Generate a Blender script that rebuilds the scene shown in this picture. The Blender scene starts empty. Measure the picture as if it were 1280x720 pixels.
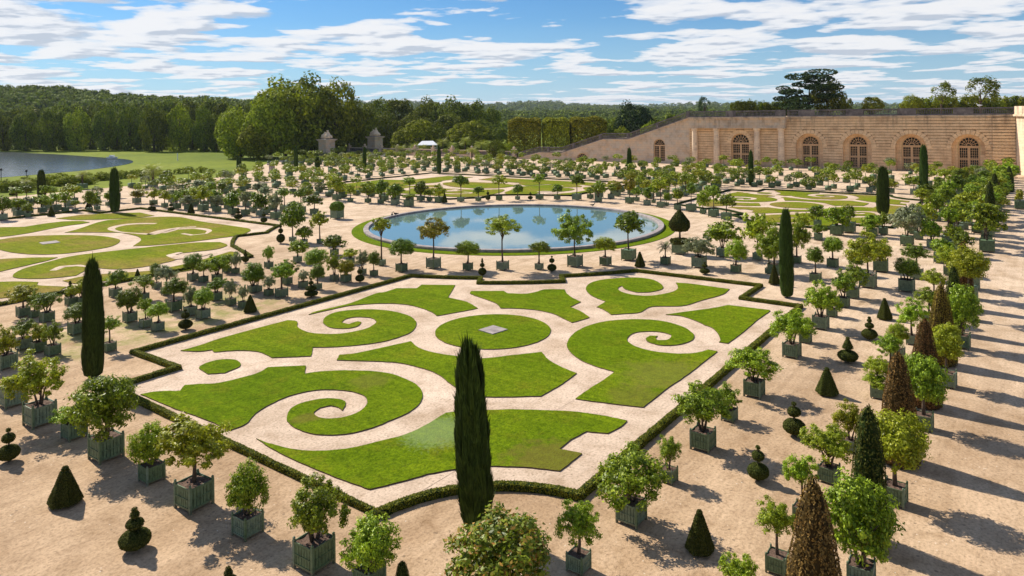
import bpy, bmesh, math, random
import numpy as np
from mathutils import Vector, Matrix
R = math.radians
random.seed(7); RNG = np.random.default_rng(7)
scene = bpy.context.scene
COL = scene.collection

# ---------------------------------------------------------------- camera model (world: x runs away along the right-hand path, y runs to the left, metres)
FOC, CX, CY, ROLL, CAMH = 899.0, 640.0, 143.6, -0.01274, 17.0
YAW = R(35.7729)
FW = np.array([math.cos(YAW), math.sin(YAW)]); RT = np.array([math.sin(YAW), -math.cos(YAW)])
def at(px, py, z=0.0):
    """photo point -> point of the horizontal plane z"""
    x, y = (px-CX)/FOC, (py-CY)/FOC
    c, s = math.cos(ROLL), math.sin(ROLL)
    x, y = c*x+s*y, -s*x+c*y
    t = (CAMH-z)/y
    p = RT*x*t + FW*t
    return float(p[0]), float(p[1])
def depth(p): return float(p[0]*FW[0]+p[1]*FW[1])
def hz(px): return CY-(px-CX)*0.01274
def zat(px, py, Y): return CAMH-(py-hz(px))*Y/FOC
def atY(px, Y):
    """ground point seen in column px at depth Y"""
    t = (px-CX)/FOC*Y
    p = RT*t + FW*Y
    return float(p[0]), float(p[1])
def swall(px, w=227.0):
    r = (px-CX)/FOC
    return w*(math.sin(YAW)-math.cos(YAW)*r)/(math.cos(YAW)+math.sin(YAW)*r)

# ---------------------------------------------------------------- material helpers
def mat(name):
    m = bpy.data.materials.new(name); m.use_nodes = True
    nt = m.node_tree; nt.nodes.clear()
    return m, nt
class N:
    def __init__(s, nt): s.nt = nt
    def __call__(s, t, **kw):
        n = s.nt.nodes.new(t)
        for k, v in kw.items():
            if k.startswith('i_'):
                n.inputs[k[2:].replace('_', ' ')].default_value = v
            else: setattr(n, k, v)
        return n
    def link(s, a, b): s.nt.links.new(a, b)
    def math(s, op, a, b=None, c=None):
        n = s.nt.nodes.new('ShaderNodeMath'); n.operation = op
        for i, v in enumerate((a, b, c)):
            if v is None: continue
            if isinstance(v, (int, float)): n.inputs[i].default_value = v
            else: s.nt.links.new(v, n.inputs[i])
        return n.outputs[0]
    def noise(s, vec, scale, detail=3, rough=.55, dist=0):
        n = s.nt.nodes.new('ShaderNodeTexNoise'); n.inputs['Scale'].default_value = scale
        n.inputs['Detail'].default_value = detail; n.inputs['Roughness'].default_value = rough
        n.inputs['Distortion'].default_value = dist
        if vec is not None: s.nt.links.new(vec, n.inputs['Vector'])
        return n.outputs['Fac']
    def ramp(s, fac, stops):
        n = s.nt.nodes.new('ShaderNodeValToRGB'); cr = n.color_ramp
        while len(cr.elements) < len(stops): cr.elements.new(.5)
        for e, (p, c) in zip(cr.elements, stops):
            e.position = p; e.color = (c[0], c[1], c[2], 1) if not isinstance(c, (int, float)) else (c, c, c, 1)
        s.nt.links.new(fac, n.inputs[0]); return n.outputs[0]
    def mix(s, fac, a, b, mode='MIX'):
        n = s.nt.nodes.new('ShaderNodeMix'); n.data_type = 'RGBA'; n.blend_type = mode
        for i, v in ((0, fac), (6, a), (7, b)):
            if isinstance(v, (int, float)): n.inputs[i].default_value = v
            elif isinstance(v, tuple): n.inputs[i].default_value = (*v, 1)
            else: s.nt.links.new(v, n.inputs[i])
        return n.outputs[2]
    def bump(s, h, strength=.5, dist=.05):
        n = s.nt.nodes.new('ShaderNodeBump'); n.inputs['Strength'].default_value = strength
        n.inputs['Distance'].default_value = dist; s.nt.links.new(h, n.inputs['Height']); return n.outputs[0]
    def out(s, col, rough=.9, normal=None, spec=.3, metal=0):
        b = s.nt.nodes.new('ShaderNodeBsdfPrincipled'); o = s.nt.nodes.new('ShaderNodeOutputMaterial')
        if isinstance(col, tuple): b.inputs['Base Color'].default_value = (*col, 1)
        else: s.nt.links.new(col, b.inputs['Base Color'])
        if isinstance(rough, (int, float)): b.inputs['Roughness'].default_value = rough
        else: s.nt.links.new(rough, b.inputs['Roughness'])
        b.inputs['Specular IOR Level'].default_value = spec; b.inputs['Metallic'].default_value = metal
        if normal is not None: s.nt.links.new(normal, b.inputs['Normal'])
        s.nt.links.new(b.outputs[0], o.inputs[0]); return b
def objco(n):
    return n('ShaderNodeTexCoord').outputs['Object']
def geopos(n):
    return n('ShaderNodeNewGeometry').outputs['Position']

M = {}
def foliage(name, dark, light, gloss=.45, spec=.22, transl=.27, tip=None):
    m, nt = mat(name); n = N(nt)
    g = n('ShaderNodeNewGeometry'); oi = n('ShaderNodeObjectInfo')
    stops = [(0, dark), (.75, light)]
    if tip: stops.append((1, tip))
    col = n.ramp(g.outputs['Random Per Island'], stops)
    # patches of younger and older leaves through the crown, and one tree a bit unlike the next
    nz = n.noise(objco(n), 2.2, 2)
    hs = n('ShaderNodeHueSaturation')
    n.link(n.math('ADD', n.math('MULTIPLY', oi.outputs['Random'], .035), .4825), hs.inputs['Hue'])
    n.link(n.math('ADD', n.math('MULTIPLY', nz, 1.1), n.math('ADD', n.math('MULTIPLY', oi.outputs['Random'], .5), .28)), hs.inputs['Value'])
    n.link(col, hs.inputs['Color'])
    b = n('ShaderNodeBsdfPrincipled'); n.link(hs.outputs[0], b.inputs['Base Color'])
    b.inputs['Roughness'].default_value = gloss; b.inputs['Specular IOR Level'].default_value = spec
    t = n('ShaderNodeBsdfTranslucent')
    n.link(n.mix(.55, hs.outputs[0], (light[0]*1.3, light[1]*1.4, light[2]*.5)), t.inputs[0])
    mx = n('ShaderNodeMixShader'); mx.inputs[0].default_value = transl
    n.link(b.outputs[0], mx.inputs[1]); n.link(t.outputs[0], mx.inputs[2])
    o = n('ShaderNodeOutputMaterial'); n.link(mx.outputs[0], o.inputs[0]); M[name] = m
foliage('leaf_g', (.05, .085, .005), (.25, .33, .014), tip=(.45, .52, .045))
foliage('leaf_b', (.075, .12, .006), (.32, .41, .016), tip=(.52, .58, .05))
foliage('leaf_y', (.095, .115, .006), (.36, .39, .016), tip=(.50, .50, .045))
foliage('leaf_k', (.035, .060, .005), (.165, .23, .012), tip=(.30, .36, .03))
foliage('leaf_m', (.06, .09, .010), (.24, .31, .022), tip=(.48, .22, .05))
foliage('leaf_o', (.13, .15, .075), (.27, .30, .16), gloss=.6, tip=(.36, .38, .22))
foliage('leaf_a', (.10, .10, .008), (.33, .31, .018), tip=(.50, .32, .04))
foliage('yew', (.028, .030, .007), (.09, .10, .016), gloss=.8, spec=.1, transl=.1, tip=(.13, .14, .03))
foliage('yew_brown', (.06, .035, .012), (.20, .115, .035), gloss=.8, spec=.1, transl=.1, tip=(.32, .17, .055))
foliage('yew_gold', (.09, .075, .012), (.26, .20, .03), gloss=.8, spec=.1, transl=.12, tip=(.36, .26, .045))
foliage('cypress', (.018, .034, .007), (.06, .095, .014), gloss=.8, spec=.1, transl=.1, tip=(.07, .12, .025))
foliage('box_hedge', (.07, .085, .01), (.25, .27, .02), gloss=.7, spec=.15, transl=.2, tip=(.34, .33, .03))
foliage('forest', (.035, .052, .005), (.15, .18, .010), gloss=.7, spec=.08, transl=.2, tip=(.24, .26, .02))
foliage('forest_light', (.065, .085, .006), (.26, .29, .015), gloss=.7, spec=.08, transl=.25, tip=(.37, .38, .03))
foliage('lime_tree', (.05, .060, .005), (.30, .29, .015), gloss=.7, spec=.08, transl=.12, tip=(.50, .44, .03))
foliage('pine', (.016, .034, .012), (.045, .075, .02), gloss=.7, spec=.1, transl=.1)
foliage('palm_leaf', (.16, .18, .03), (.36, .38, .06), gloss=.5, tip=(.42, .38, .08))

def simple(name, fn):
    m, nt = mat(name); n = N(nt); fn(n); M[name] = m
def _bark(n):
    c = n.noise(objco(n), 9, 4); n.out(n.ramp(c, [(.3, (.05, .036, .025)), (.7, (.14, .10, .07))]), .95, n.bump(c, .6, .03))
simple('bark', _bark)
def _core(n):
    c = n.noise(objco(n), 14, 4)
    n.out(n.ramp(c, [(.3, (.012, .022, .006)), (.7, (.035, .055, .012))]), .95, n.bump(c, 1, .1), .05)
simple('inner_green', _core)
def _core2(n):
    c = n.noise(objco(n), 14, 4)
    n.out(n.ramp(c, [(.3, (.03, .02, .01)), (.7, (.09, .06, .02))]), .95, n.bump(c, 1, .1), .05)
simple('inner_brown', _core2)
def _planter(n):
    oi = n('ShaderNodeObjectInfo'); p = objco(n)
    nz = n.noise(p, 5, 4, .7)
    base = n.ramp(oi.outputs['Random'], [(0, (.12, .18, .085)), (.55, (.14, .205, .115)), (1, (.20, .26, .18))])
    worn = n.ramp(nz, [(.35, (.6, .6, .6)), (.55, (1, 1, 1)), (.8, (1.25, 1.2, 1.1))])
    c = n.mix(1, base, worn, 'MULTIPLY')
    sep = n('ShaderNodeSeparateXYZ'); n.link(p, sep.inputs[0])
    dirt = n.math('MULTIPLY', n.math('LESS_THAN', n.math('ADD', sep.outputs[2], n.math('MULTIPLY', nz, .25)), .30), .45)
    n.out(n.mix(dirt, c, (.16, .12, .08)), .6, n.bump(nz, .25, .01), .3)
simple('planter_paint', _planter)
simple('planter_metal', lambda n: n.out(n.ramp(n.noise(objco(n), 8), [(.3, (.05, .09, .065)), (.7, (.09, .13, .1))]), .5, None, .4))
simple('soil', lambda n: n.out(n.ramp(n.noise(objco(n), 16, 5), [(.3, (.06, .035, .025)), (.75, (.22, .14, .10))]), 1, n.bump(n.noise(objco(n), 30, 3), .8, .03)))

def _gravel(n, bed=False):
    p = geopos(n)
    big = n.noise(p, .05, 4, .6); mid = n.noise(p, .7, 4, .65, .4); fine = n.noise(p, 7, 3, .7); grit = n.noise(p, 28, 2, .7)
    if bed:
        a = n.ramp(big, [(.3, (.58, .435, .315)), (.7, (.67, .51, .38))])
    else:
        a = n.ramp(big, [(.3, (.42, .28, .165)), (.55, (.53, .365, .225)), (.75, (.63, .45, .29))])
    sx_ = n('ShaderNodeSeparateXYZ'); n.link(p, sx_.inputs[0])
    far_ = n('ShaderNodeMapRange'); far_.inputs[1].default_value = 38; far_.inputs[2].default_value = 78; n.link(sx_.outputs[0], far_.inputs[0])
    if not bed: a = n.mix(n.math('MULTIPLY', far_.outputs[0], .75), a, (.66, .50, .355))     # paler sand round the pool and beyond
    b = n.mix(1, a, n.ramp(mid, [(.25, (.74, .70, .64)), (.5, (1, 1, 1)), (.75, (1.13, 1.14, 1.15))]), 'MULTIPLY')
    b = n.mix(1, b, n.ramp(n.noise(p, .22, 5, .6, .6), [(.3, (.80, .76, .70)), (.5, (1, 1, 1)), (.7, (1.14, 1.16, 1.18))]), 'MULTIPLY')
    c = n.mix(1, b, n.ramp(fine, [(.25, (.55, .52, .48)), (.5, (1, 1, 1)), (.8, (1.25, 1.25, 1.27))]), 'MULTIPLY')
    if not bed:                                                   # faint tracks along the walks
        tm_ = n('ShaderNodeMapping'); tm_.inputs['Scale'].default_value = (.045, 1.6, 1); n.link(p, tm_.inputs[0])
        c = n.mix(1, c, n.ramp(n.noise(tm_.outputs[0], 1.0, 4, .6), [(.35, (.90, .885, .87)), (.5, (1, 1, 1)), (.66, (1.07, 1.07, 1.08))]), 'MULTIPLY')
    # dropped leaves and dark stones
    v = n('ShaderNodeTexVoronoi'); v.inputs['Scale'].default_value = 2.6 if bed else 2.0; n.link(p, v.inputs['Vector'])
    sp = n.math('MULTIPLY', n.math('LESS_THAN', v.outputs['Distance'], .13), n.math('GREATER_THAN', n.noise(p, .35, 3), .50))
    c = n.mix(n.math('MULTIPLY', sp, .6), c, (.17, .12, .075))
    v2 = n('ShaderNodeTexVoronoi'); v2.inputs['Scale'].default_value = 3.1; n.link(p, v2.inputs['Vector'])
    sp2 = n.math('MULTIPLY', n.math('LESS_THAN', v2.outputs['Distance'], .09), n.math('GREATER_THAN', n.noise(p, .6, 2), .55))
    c = n.mix(n.math('MULTIPLY', sp2, .6), c, (.85, .78, .65))
    if not bed:
        # thin weeds where few people walk, on the left between the two parterres
        sep = n('ShaderNodeSeparateXYZ'); n.link(p, sep.inputs[0])
        def band(o, lo, hi, soft):
            mr = n('ShaderNodeMapRange'); mr.interpolation_type = 'SMOOTHSTEP'
            mr.inputs[1].default_value = lo; mr.inputs[2].default_value = lo+soft; n.link(o, mr.inputs[0])
            mr2 = n('ShaderNodeMapRange'); mr2.interpolation_type = 'SMOOTHSTEP'
            mr2.inputs[1].default_value = hi-soft; mr2.inputs[2].default_value = hi; mr2.inputs[3].default_value = 1; mr2.inputs[4].default_value = 0; n.link(o, mr2.inputs[0])
            return n.math('MULTIPLY', mr.outputs[0], mr2.outputs[0])
        reg = n.math('MULTIPLY', band(sep.outputs[0], 19, 44, 5), band(sep.outputs[1], 53.5, 66, 3.5))
        w = n.math('MULTIPLY', reg, n.ramp(n.noise(p, .45, 4, .65), [(.42, 0), (.6, .75)]))
        c = n.mix(w, c, (.20, .22, .035))
    hgt = n.math('ADD', n.math('MULTIPLY', fine, .6), n.math('MULTIPLY', grit, .5))
    hgt = n.math('ADD', hgt, n.math('MULTIPLY', mid, 1.2))
    n.out(c, .95, n.bump(hgt, .8, .05), .2)
simple('gravel', _gravel)
simple('bed_gravel', lambda n: _gravel(n, True))
def _lawn(n, dry=False):
    p = geopos(n)
    big = n.noise(p, .09, 4, .6); mid = n.noise(p, .8, 4, .7); fine = n.noise(p, 9, 3, .75)
    mp = n('ShaderNodeMapping'); mp.inputs['Rotation'].default_value = (0, 0, R(40)); mp.inputs['Scale'].default_value = (1, .08, 1); n.link(p, mp.inputs[0])
    st = n.noise(mp.outputs[0], 1.8, 2)
    if dry:
        a = n.ramp(big, [(.36, (.145, .19, .008)), (.5, (.19, .205, .014)), (.62, (.25, .19, .045)), (.8, (.24, .17, .05))])
    else:
        a = n.ramp(big, [(.3, (.098, .158, .003)), (.55, (.130, .185, .005)), (.72, (.175, .200, .009))])
    b = n.mix(1, a, n.ramp(mid, [(.3, (.80, .82, .78)), (.5, (1, 1, 1)), (.72, (1.15, 1.10, 1.05))]), 'MULTIPLY')
    b = n.mix(1, b, n.ramp(st, [(.35, (.88, .9, .88)), (.65, (1.1, 1.1, 1.1))]), 'MULTIPLY')
    mot = n.ramp(n.noise(p, .42, 5, .7), [(.52, 0), (.68, .4)]); b = n.mix(mot, b, (.175, .155, .012) if not dry else (.24, .19, .05))
    tuft = n.noise(p, 3.2, 4, .7)
    b = n.mix(1, b, n.ramp(tuft, [(.3, (.72, .76, .7)), (.5, (1, 1, 1)), (.7, (1.22, 1.16, 1.1))]), 'MULTIPLY')
    c = n.mix(1, b, n.ramp(fine, [(.28, (.42, .46, .4)), (.5, (1, 1, 1)), (.78, (1.45, 1.4, 1.3))]), 'MULTIPLY')
    if not dry:
        def patch(cx, cy, r, col, amt, sc=.9):
            nonlocal c
            d = n('ShaderNodeVectorMath'); d.operation = 'DISTANCE'; n.link(p, d.inputs[0]); d.inputs[1].default_value = (cx, cy, .07)
            dd = n.math('ADD', n.math('DIVIDE', d.outputs['Value'], r), n.math('MULTIPLY', n.math('SUBTRACT', n.noise(p, sc, 4), .5), 1.3))
            c = n.mix(n.math('MULTIPLY', n.ramp(dd, [(.55, 1), (1, 0)]), amt), c, col)
        x, y = at(545, 540); patch(x, y, 2.4, (.30, .38, .17), .38, 5)
        x, y = at(690, 577); patch(x, y, 2.7, (.17, .12, .03), .55, 1.8)
        x, y = at(835, 470); patch(x, y, 3.6, (.20, .17, .04), .4)
        x, y = at(800, 500); patch(x, y, 2.4, (.16, .12, .03), .4)
        x, y = at(462, 478); patch(x, y, 1.6, (.17, .14, .03), .4)
        x, y = at(383, 524); patch(x, y, 1.0, (.17, .12, .03), .5)
    n.out(c, 1, n.bump(n.math('ADD', fine, mid), .9, .06), .03)
simple('lawn', _lawn)
simple('lawn_dry', lambda n: _lawn(n, True))
def _meadow(n):
    p = geopos(n)
    a = n.ramp(n.noise(p, .012, 4), [(.35, (.11, .15, .010)), (.6, (.18, .215, .015)), (.8, (.22, .225, .03))])
    n.out(n.mix(1, a, n.ramp(n.noise(p, .3, 4), [(.3, (.8, .8, .8)), (.7, (1.2, 1.2, 1.2))]), 'MULTIPLY'), .95, None, .1)
simple('meadow', _meadow)
def _hill(n):
    p = geopos(n)
    a = n.ramp(n.noise(p, .004, 5), [(.4, (.035, .06, .018)), (.55, (.06, .09, .02)), (.66, (.16, .17, .05)), (.8, (.05, .08, .02))])
    n.out(a, 1, n.bump(n.noise(p, .06, 3), 1, 8), .05)
simple('hills', _hill)
def _stone(n, base, alt, dark, groove=False):
    p = objco(n); q = geopos(n)
    br = n('ShaderNodeTexBrick'); mp = n('ShaderNodeMapping'); mp.inputs['Rotation'].default_value = (R(90), 0, R(90)); n.link(q, mp.inputs[0])
    sx = n('ShaderNodeSeparateXYZ'); n.link(q, sx.inputs[0]); cb = n('ShaderNodeCombineXYZ')
    n.link(n.math('ADD', sx.outputs[1], sx.outputs[0]), cb.inputs[0]); n.link(sx.outputs[2], cb.inputs[1]); n.link(cb.outputs[0], br.inputs[0])
    br.inputs['Color1'].default_value = (*base, 1); br.inputs['Color2'].default_value = (*alt, 1)
    br.inputs['Mortar'].default_value = (*dark, 1); br.inputs['Scale'].default_value = 1; br.inputs['Mortar Size'].default_value = .02
    br.inputs['Brick Width'].default_value = 1.5; br.inputs['Row Height'].default_value = .8; br.inputs['Bias'].default_value = -.1
    st = n.noise(q, .35, 5, .65); c = n.mix(1, br.outputs[0], n.ramp(st, [(.25, (.66, .62, .6)), (.5, (1, 1, 1)), (.75, (1.15, 1.13, 1.08))]), 'MULTIPLY')
    mp2 = n('ShaderNodeMapping'); mp2.inputs['Scale'].default_value = (1, 1, .12); n.link(q, mp2.inputs[0])
    dr = n.noise(mp2.outputs[0], .9, 4, .6)
    top = n('ShaderNodeMapRange'); top.inputs[1].default_value = 10.5; top.inputs[2].default_value = 15.5; n.link(sx.outputs[2], top.inputs[0])
    grime = n.math('MULTIPLY', n.ramp(dr, [(.48, 0), (.66, 1)]), n.math('ADD', n.math('MULTIPLY', top.outputs[0], .5), .05))
    c = n.mix(grime, c, (.13, .10, .085))
    n.out(c, .95, n.bump(n.noise(q, 3, 4), .4, .05), .15)
simple('facade_stone', lambda n: _stone(n, (.88, .62, .37), (.80, .54, .31), (.44, .29, .17)))
simple('side_stone', lambda n: _stone(n, (.60, .50, .39), (.68, .49, .32), (.42, .33, .24)))
simple('facade_joint_shade', lambda n: _stone(n, (.56, .36, .21), (.50, .32, .18), (.2, .12, .07)))  # darker joint stone, with the shade of the grooves put into its colour
simple('pale_stone', lambda n: _stone(n, (.85, .66, .46), (.78, .59, .41), (.5, .38, .27)))
def _grey(n):
    q = geopos(n); st = n.noise(q, .8, 5, .7)
    n.out(n.ramp(st, [(.3, (.085, .075, .075)), (.55, (.19, .165, .155)), (.75, (.34, .29, .25))]), .95, n.bump(st, .4, .05), .1)
simple('grey_stone', _grey)
def _rim(n):
    q = geopos(n); st = n.noise(q, 1.2, 5, .7)
    n.out(n.ramp(st, [(.3, (.20, .165, .16)), (.55, (.38, .32, .30)), (.8, (.52, .45, .40))]), .85, n.bump(st, .4, .03), .2)
simple('rim_stone', _rim)
simple('window_wood', lambda n: n.out(n.ramp(n.noise(objco(n), 3), [(.3, (.60, .37, .19)), (.7, (.72, .46, .25))]), .7))
def _glass(n):
    n.out((.012, .011, .012), .12, None, .5)
simple('glass', _glass)
def _pool(n):
    p = geopos(n)
    b = n.noise(p, .9, 3, .5); h = n.bump(b, .05, .02)
    n.out(n.ramp(n.noise(p, .06, 3), [(.3, (.12, .20, .20)), (.7, (.15, .23, .21))]), .03, h, .9)
simple('pool_water', _pool)
def _lake(n):
    p = geopos(n)
    mp = n('ShaderNodeMapping'); mp.inputs['Rotation'].default_value = (0, 0, -YAW); mp.inputs['Scale'].default_value = (1, .5, 1); n.link(p, mp.inputs[0])
    b = n.noise(mp.outputs[0], .35, 3, .6)
    n.out((.04, .06, .07), .16, n.bump(b, .5, .6), .7)
simple('lake_water', _lake)
def _roof(n): n.out((.78, .79, .82), .5)
simple('white_canvas', _roof)
simple('white_paint', lambda n: n.out((.8, .8, .78), .5))
simple('dark_iron', lambda n: n.out((.03, .03, .032), .6))
simple('dark_feather', lambda n: n.out((.04, .037, .034), .7))
simple('dry_reed', lambda n: n.out((.20, .15, .07), .9))

# ---------------------------------------------------------------- mesh helpers
def mesh_np(name, v, f, material=None, smooth=False):
    me = bpy.data.meshes.new(name)
    v = np.asarray(v, dtype=np.float32); 
    if isinstance(f, np.ndarray):
        k = f.shape[1]; nf = len(f)
        me.vertices.add(len(v)); me.vertices.foreach_set('co', v.ravel())
        me.loops.add(nf*k); me.loops.foreach_set('vertex_index', f.astype(np.int32).ravel())
        me.polygons.add(nf); me.polygons.foreach_set('loop_start', np.arange(0, nf*k, k, dtype=np.int32))
        me.update(calc_edges=True)
    else:
        me.from_pydata([tuple(map(float, p)) for p in v], [], f); me.update()
    if material is not None: me.materials.append(M[material])
    if smooth: me.polygons.foreach_set('use_smooth', [True]*len(me.polygons))
    me.validate(); return me
def link(name, me, parent=None, loc=(0, 0, 0), scale=(1, 1, 1), rz=0):
    o = bpy.data.objects.new(name, me); COL.objects.link(o)
    o.location = loc; o.scale = scale; o.rotation_euler = (0, 0, rz)
    if parent is not None: o.parent = parent
    return o
def tag(o, label=None, cat=None, group=None, kind=None):
    if label: o['label'] = label
    if cat: o['category'] = cat
    if group: o['group'] = group
    if kind: o['kind'] = kind
    return o
def empty(name, loc, rz=0, label=None, cat=None, group=None):
    o = bpy.data.objects.new(name, None); COL.objects.link(o); o.location = loc; o.rotation_euler = (0, 0, rz)
    o.empty_display_size = .3
    return tag(o, label, cat, group)
def copy_tree(o, parent=None):
    c = o.copy(); COL.objects.link(c)
    if parent is not None: c.parent = parent
    for ch in o.children: copy_tree(ch, c)
    return c
class MB:
    """collects boxes, prisms and lathes into one mesh"""
    def __init__(s): s.v = []; s.f = []
    def add(s, v, f):
        o = len(s.v); s.v += [tuple(p) for p in v]; s.f += [tuple(i+o for i in q) for q in f]
    def box(s, x0, x1, y0, y1, z0, z1):
        s.add([(x0,y0,z0),(x1,y0,z0),(x1,y1,z0),(x0,y1,z0),(x0,y0,z1),(x1,y0,z1),(x1,y1,z1),(x0,y1,z1)],
              [(0,3,2,1),(4,5,6,7),(0,1,5,4),(1,2,6,5),(2,3,7,6),(3,0,4,7)])
    def lathe(s, prof, cx=0, cy=0, n=12, z0=0):
        vs = []; fs = []
        for r, z in prof:
            for i in range(n):
                a = 2*math.pi*i/n; vs.append((cx+r*math.cos(a), cy+r*math.sin(a), z+z0))
        for k in range(len(prof)-1):
            for i in range(n):
                j = (i+1) % n; fs.append((k*n+i, k*n+j, (k+1)*n+j, (k+1)*n+i))
        fs.append(tuple(range(n-1, -1, -1))); fs.append(tuple((len(prof)-1)*n+i for i in range(n)))
        s.add(vs, fs)
    def tube(s, pts, rads, n=7):
        vs = []; fs = []; pts = [Vector(p) for p in pts]
        for k, p in enumerate(pts):
            d = (pts[min(k+1, len(pts)-1)]-pts[max(k-1, 0)]).normalized()
            u = d.orthogonal().normalized(); w = d.cross(u)
            for i in range(n):
                a = 2*math.pi*i/n; vs.append(tuple(p+(u*math.cos(a)+w*math.sin(a))*rads[k]))
        for k in range(len(pts)-1):
            for i in range(n):
                j = (i+1) % n; fs.append((k*n+i, k*n+j, (k+1)*n+j, (k+1)*n+i))
        fs.append(tuple(range(n-1, -1, -1))); fs.append(tuple((len(pts)-1)*n+i for i in range(n)))
        s.add(vs, fs)
    def prism(s, poly, h0, h1, axis='z'):
        """poly of 2d points extruded between h0 and h1 along axis"""
        n = len(poly)
        def P(p, h): return (p[0], p[1], h) if axis == 'z' else ((h, p[0], p[1]) if axis == 'x' else (p[0], h, p[1]))
        s.add([P(p, h0) for p in poly]+[P(p, h1) for p in poly],
              [tuple(range(n-1, -1, -1)), tuple(range(n, 2*n))]+[(i, (i+1) % n, n+(i+1) % n, n+i) for i in range(n)])
    def mesh(s, name, material=None, smooth=False):
        me = bpy.data.meshes.new(name); me.from_pydata(s.v, [], s.f); me.update()
        bm = bmesh.new(); bm.from_mesh(me); bmesh.ops.recalc_face_normals(bm, faces=bm.faces); bm.to_mesh(me); bm.free()
        if material: me.materials.append(M[material])
        if smooth: me.polygons.foreach_set('use_smooth', [True]*len(me.polygons))
        return me
    def build(s, name, material, parent=None, loc=(0, 0, 0), smooth=False):
        return link(name, s.mesh(name, material, smooth), parent, loc)

# leaf cards: each leaf is a small folded rhombus of its own
def cards(c, nrm, size, aspect=.55, rng=RNG, spread=.7, up=None):
    n = len(c)
    nn = nrm + rng.normal(0, spread, (n, 3)); nn /= np.linalg.norm(nn, axis=1, keepdims=True)+1e-9
    t = rng.normal(0, 1, (n, 3)) if up is None else np.tile(np.array(up, float), (n, 1))+rng.normal(0, .35, (n, 3))
    t -= (t*nn).sum(1, keepdims=True)*nn; t /= np.linalg.norm(t, axis=1, keepdims=True)+1e-9
    b = np.cross(nn, t)
    s = (size*rng.uniform(.65, 1.35, n))[:, None]
    v = np.stack([c-t*s, c+b*s*aspect-nn*s*.15, c+t*s, c-b*s*aspect-nn*s*.15], 1).reshape(-1, 3)
    f = np.arange(4*n).reshape(n, 4)
    return v, f
def merge(parts):
    vs, fs, o = [], [], 0
    for v, f in parts:
        vs.append(v); fs.append(np.asarray(f)+o); o += len(v)
    return np.vstack(vs), np.vstack(fs)
def sph(n, rng):
    p = rng.normal(0, 1, (n, 3)); return p/np.linalg.norm(p, axis=1, keepdims=True)
def tufts(n, leaf, k, tr, seed, rmin=.55, rmax=1.02, lo=-.5, inner=.12, flat=1.0, aspect=.5):
    """an open crown: tufts of leaves at the ends of twigs, with gaps between them"""
    rng = np.random.default_rng(seed); d = sph(k*3, rng); d = d[d[:, 2] > lo][:k]
    # boughs: a few directions reach farther out than the others
    b = sph(7, rng); reach = 1+.16*np.maximum(0, (d@b.T)).max(1)**6-.10
    c = d*(rng.uniform(rmin**2, rmax**2, (len(d), 1))**.5)*reach[:, None]; c[:, 2] *= flat
    m = int(n*(1-inner)); i = rng.integers(0, len(d), m); s = sph(m, rng); rr = (tr*rng.uniform(.65, 1.35, len(d)))[i]
    p = c[i]+s*(rr*rng.uniform(.35, 1.0, m))[:, None]*[1, 1, .8]
    q = sph(n-m, rng)*(rng.uniform(0, 1, (n-m, 1))**.6)*.6
    return cards(np.vstack([p, q]), np.vstack([s*.7+d[i]*.6, sph(n-m, rng)])+[0, 0, .3], leaf, aspect=aspect, rng=rng, spread=.5)
def crown(n, leaf, lobes, lobe_r, seed, inner=.35, lo=-.55, spread=.7, core=.6, jag=.12):
    """a lumpy crown in a unit sphere: leaves on the skins of many overlapping boughs plus a loose inner fill"""
    rng = np.random.default_rng(seed)
    d = sph(lobes*4, rng); d = d[d[:, 2] > lo-.3][:lobes]
    d[:, 2] = np.maximum(d[:, 2], lo)
    c = d*rng.uniform(core, 1-lobe_r*.75, (len(d), 1)); rr = lobe_r*rng.uniform(.7, 1.25, len(d))
    k = int(n*(1-inner)); idx = rng.integers(0, len(d), k)
    s = sph(k, rng); flip = ((s*d[idx]).sum(1) < -.2); s[flip] *= -1
    p = c[idx]+s*(rr[idx]*rng.uniform(.78, 1.0+jag, k))[:, None]
    m = n-k; q = sph(m, rng)*(rng.uniform(0, 1, (m, 1))**.5)*.85; q[:, 2] = np.maximum(q[:, 2], lo*.9)
    pts = np.vstack([p, q]); nr = np.vstack([s, sph(m, rng)])+np.array([0, 0, .35])
    return cards(pts, nr, leaf, rng=rng, spread=spread*.75)
# ================================================================ ground, beds, pool
def sheet(name, poly, z, material, kind='structure'):
    me = mesh_np(name, [(x, y, z) for x, y in poly], [tuple(range(len(poly)))], material)
    bm = bmesh.new(); bm.from_mesh(me); bmesh.ops.recalc_face_normals(bm, faces=bm.faces)
    for f in bm.faces:
        if f.normal.z < 0: f.normal_flip()
    bm.to_mesh(me); bm.free()
    return tag(link(name, me), kind=kind)
G0 = -4.0
sheet('ground', [(-120, -900), (9000, -7000), (9000, 9000), (-900, 9000), (-900, -100), (-120, -100)], -.02, 'meadow')
GP = [(-60, -30), (228, -30), (228, 243), (175, 243), (140, 205), (118, 190), (60, 186), (-60, 186)]
sheet('gravel_court', GP, 0, 'gravel')

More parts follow.
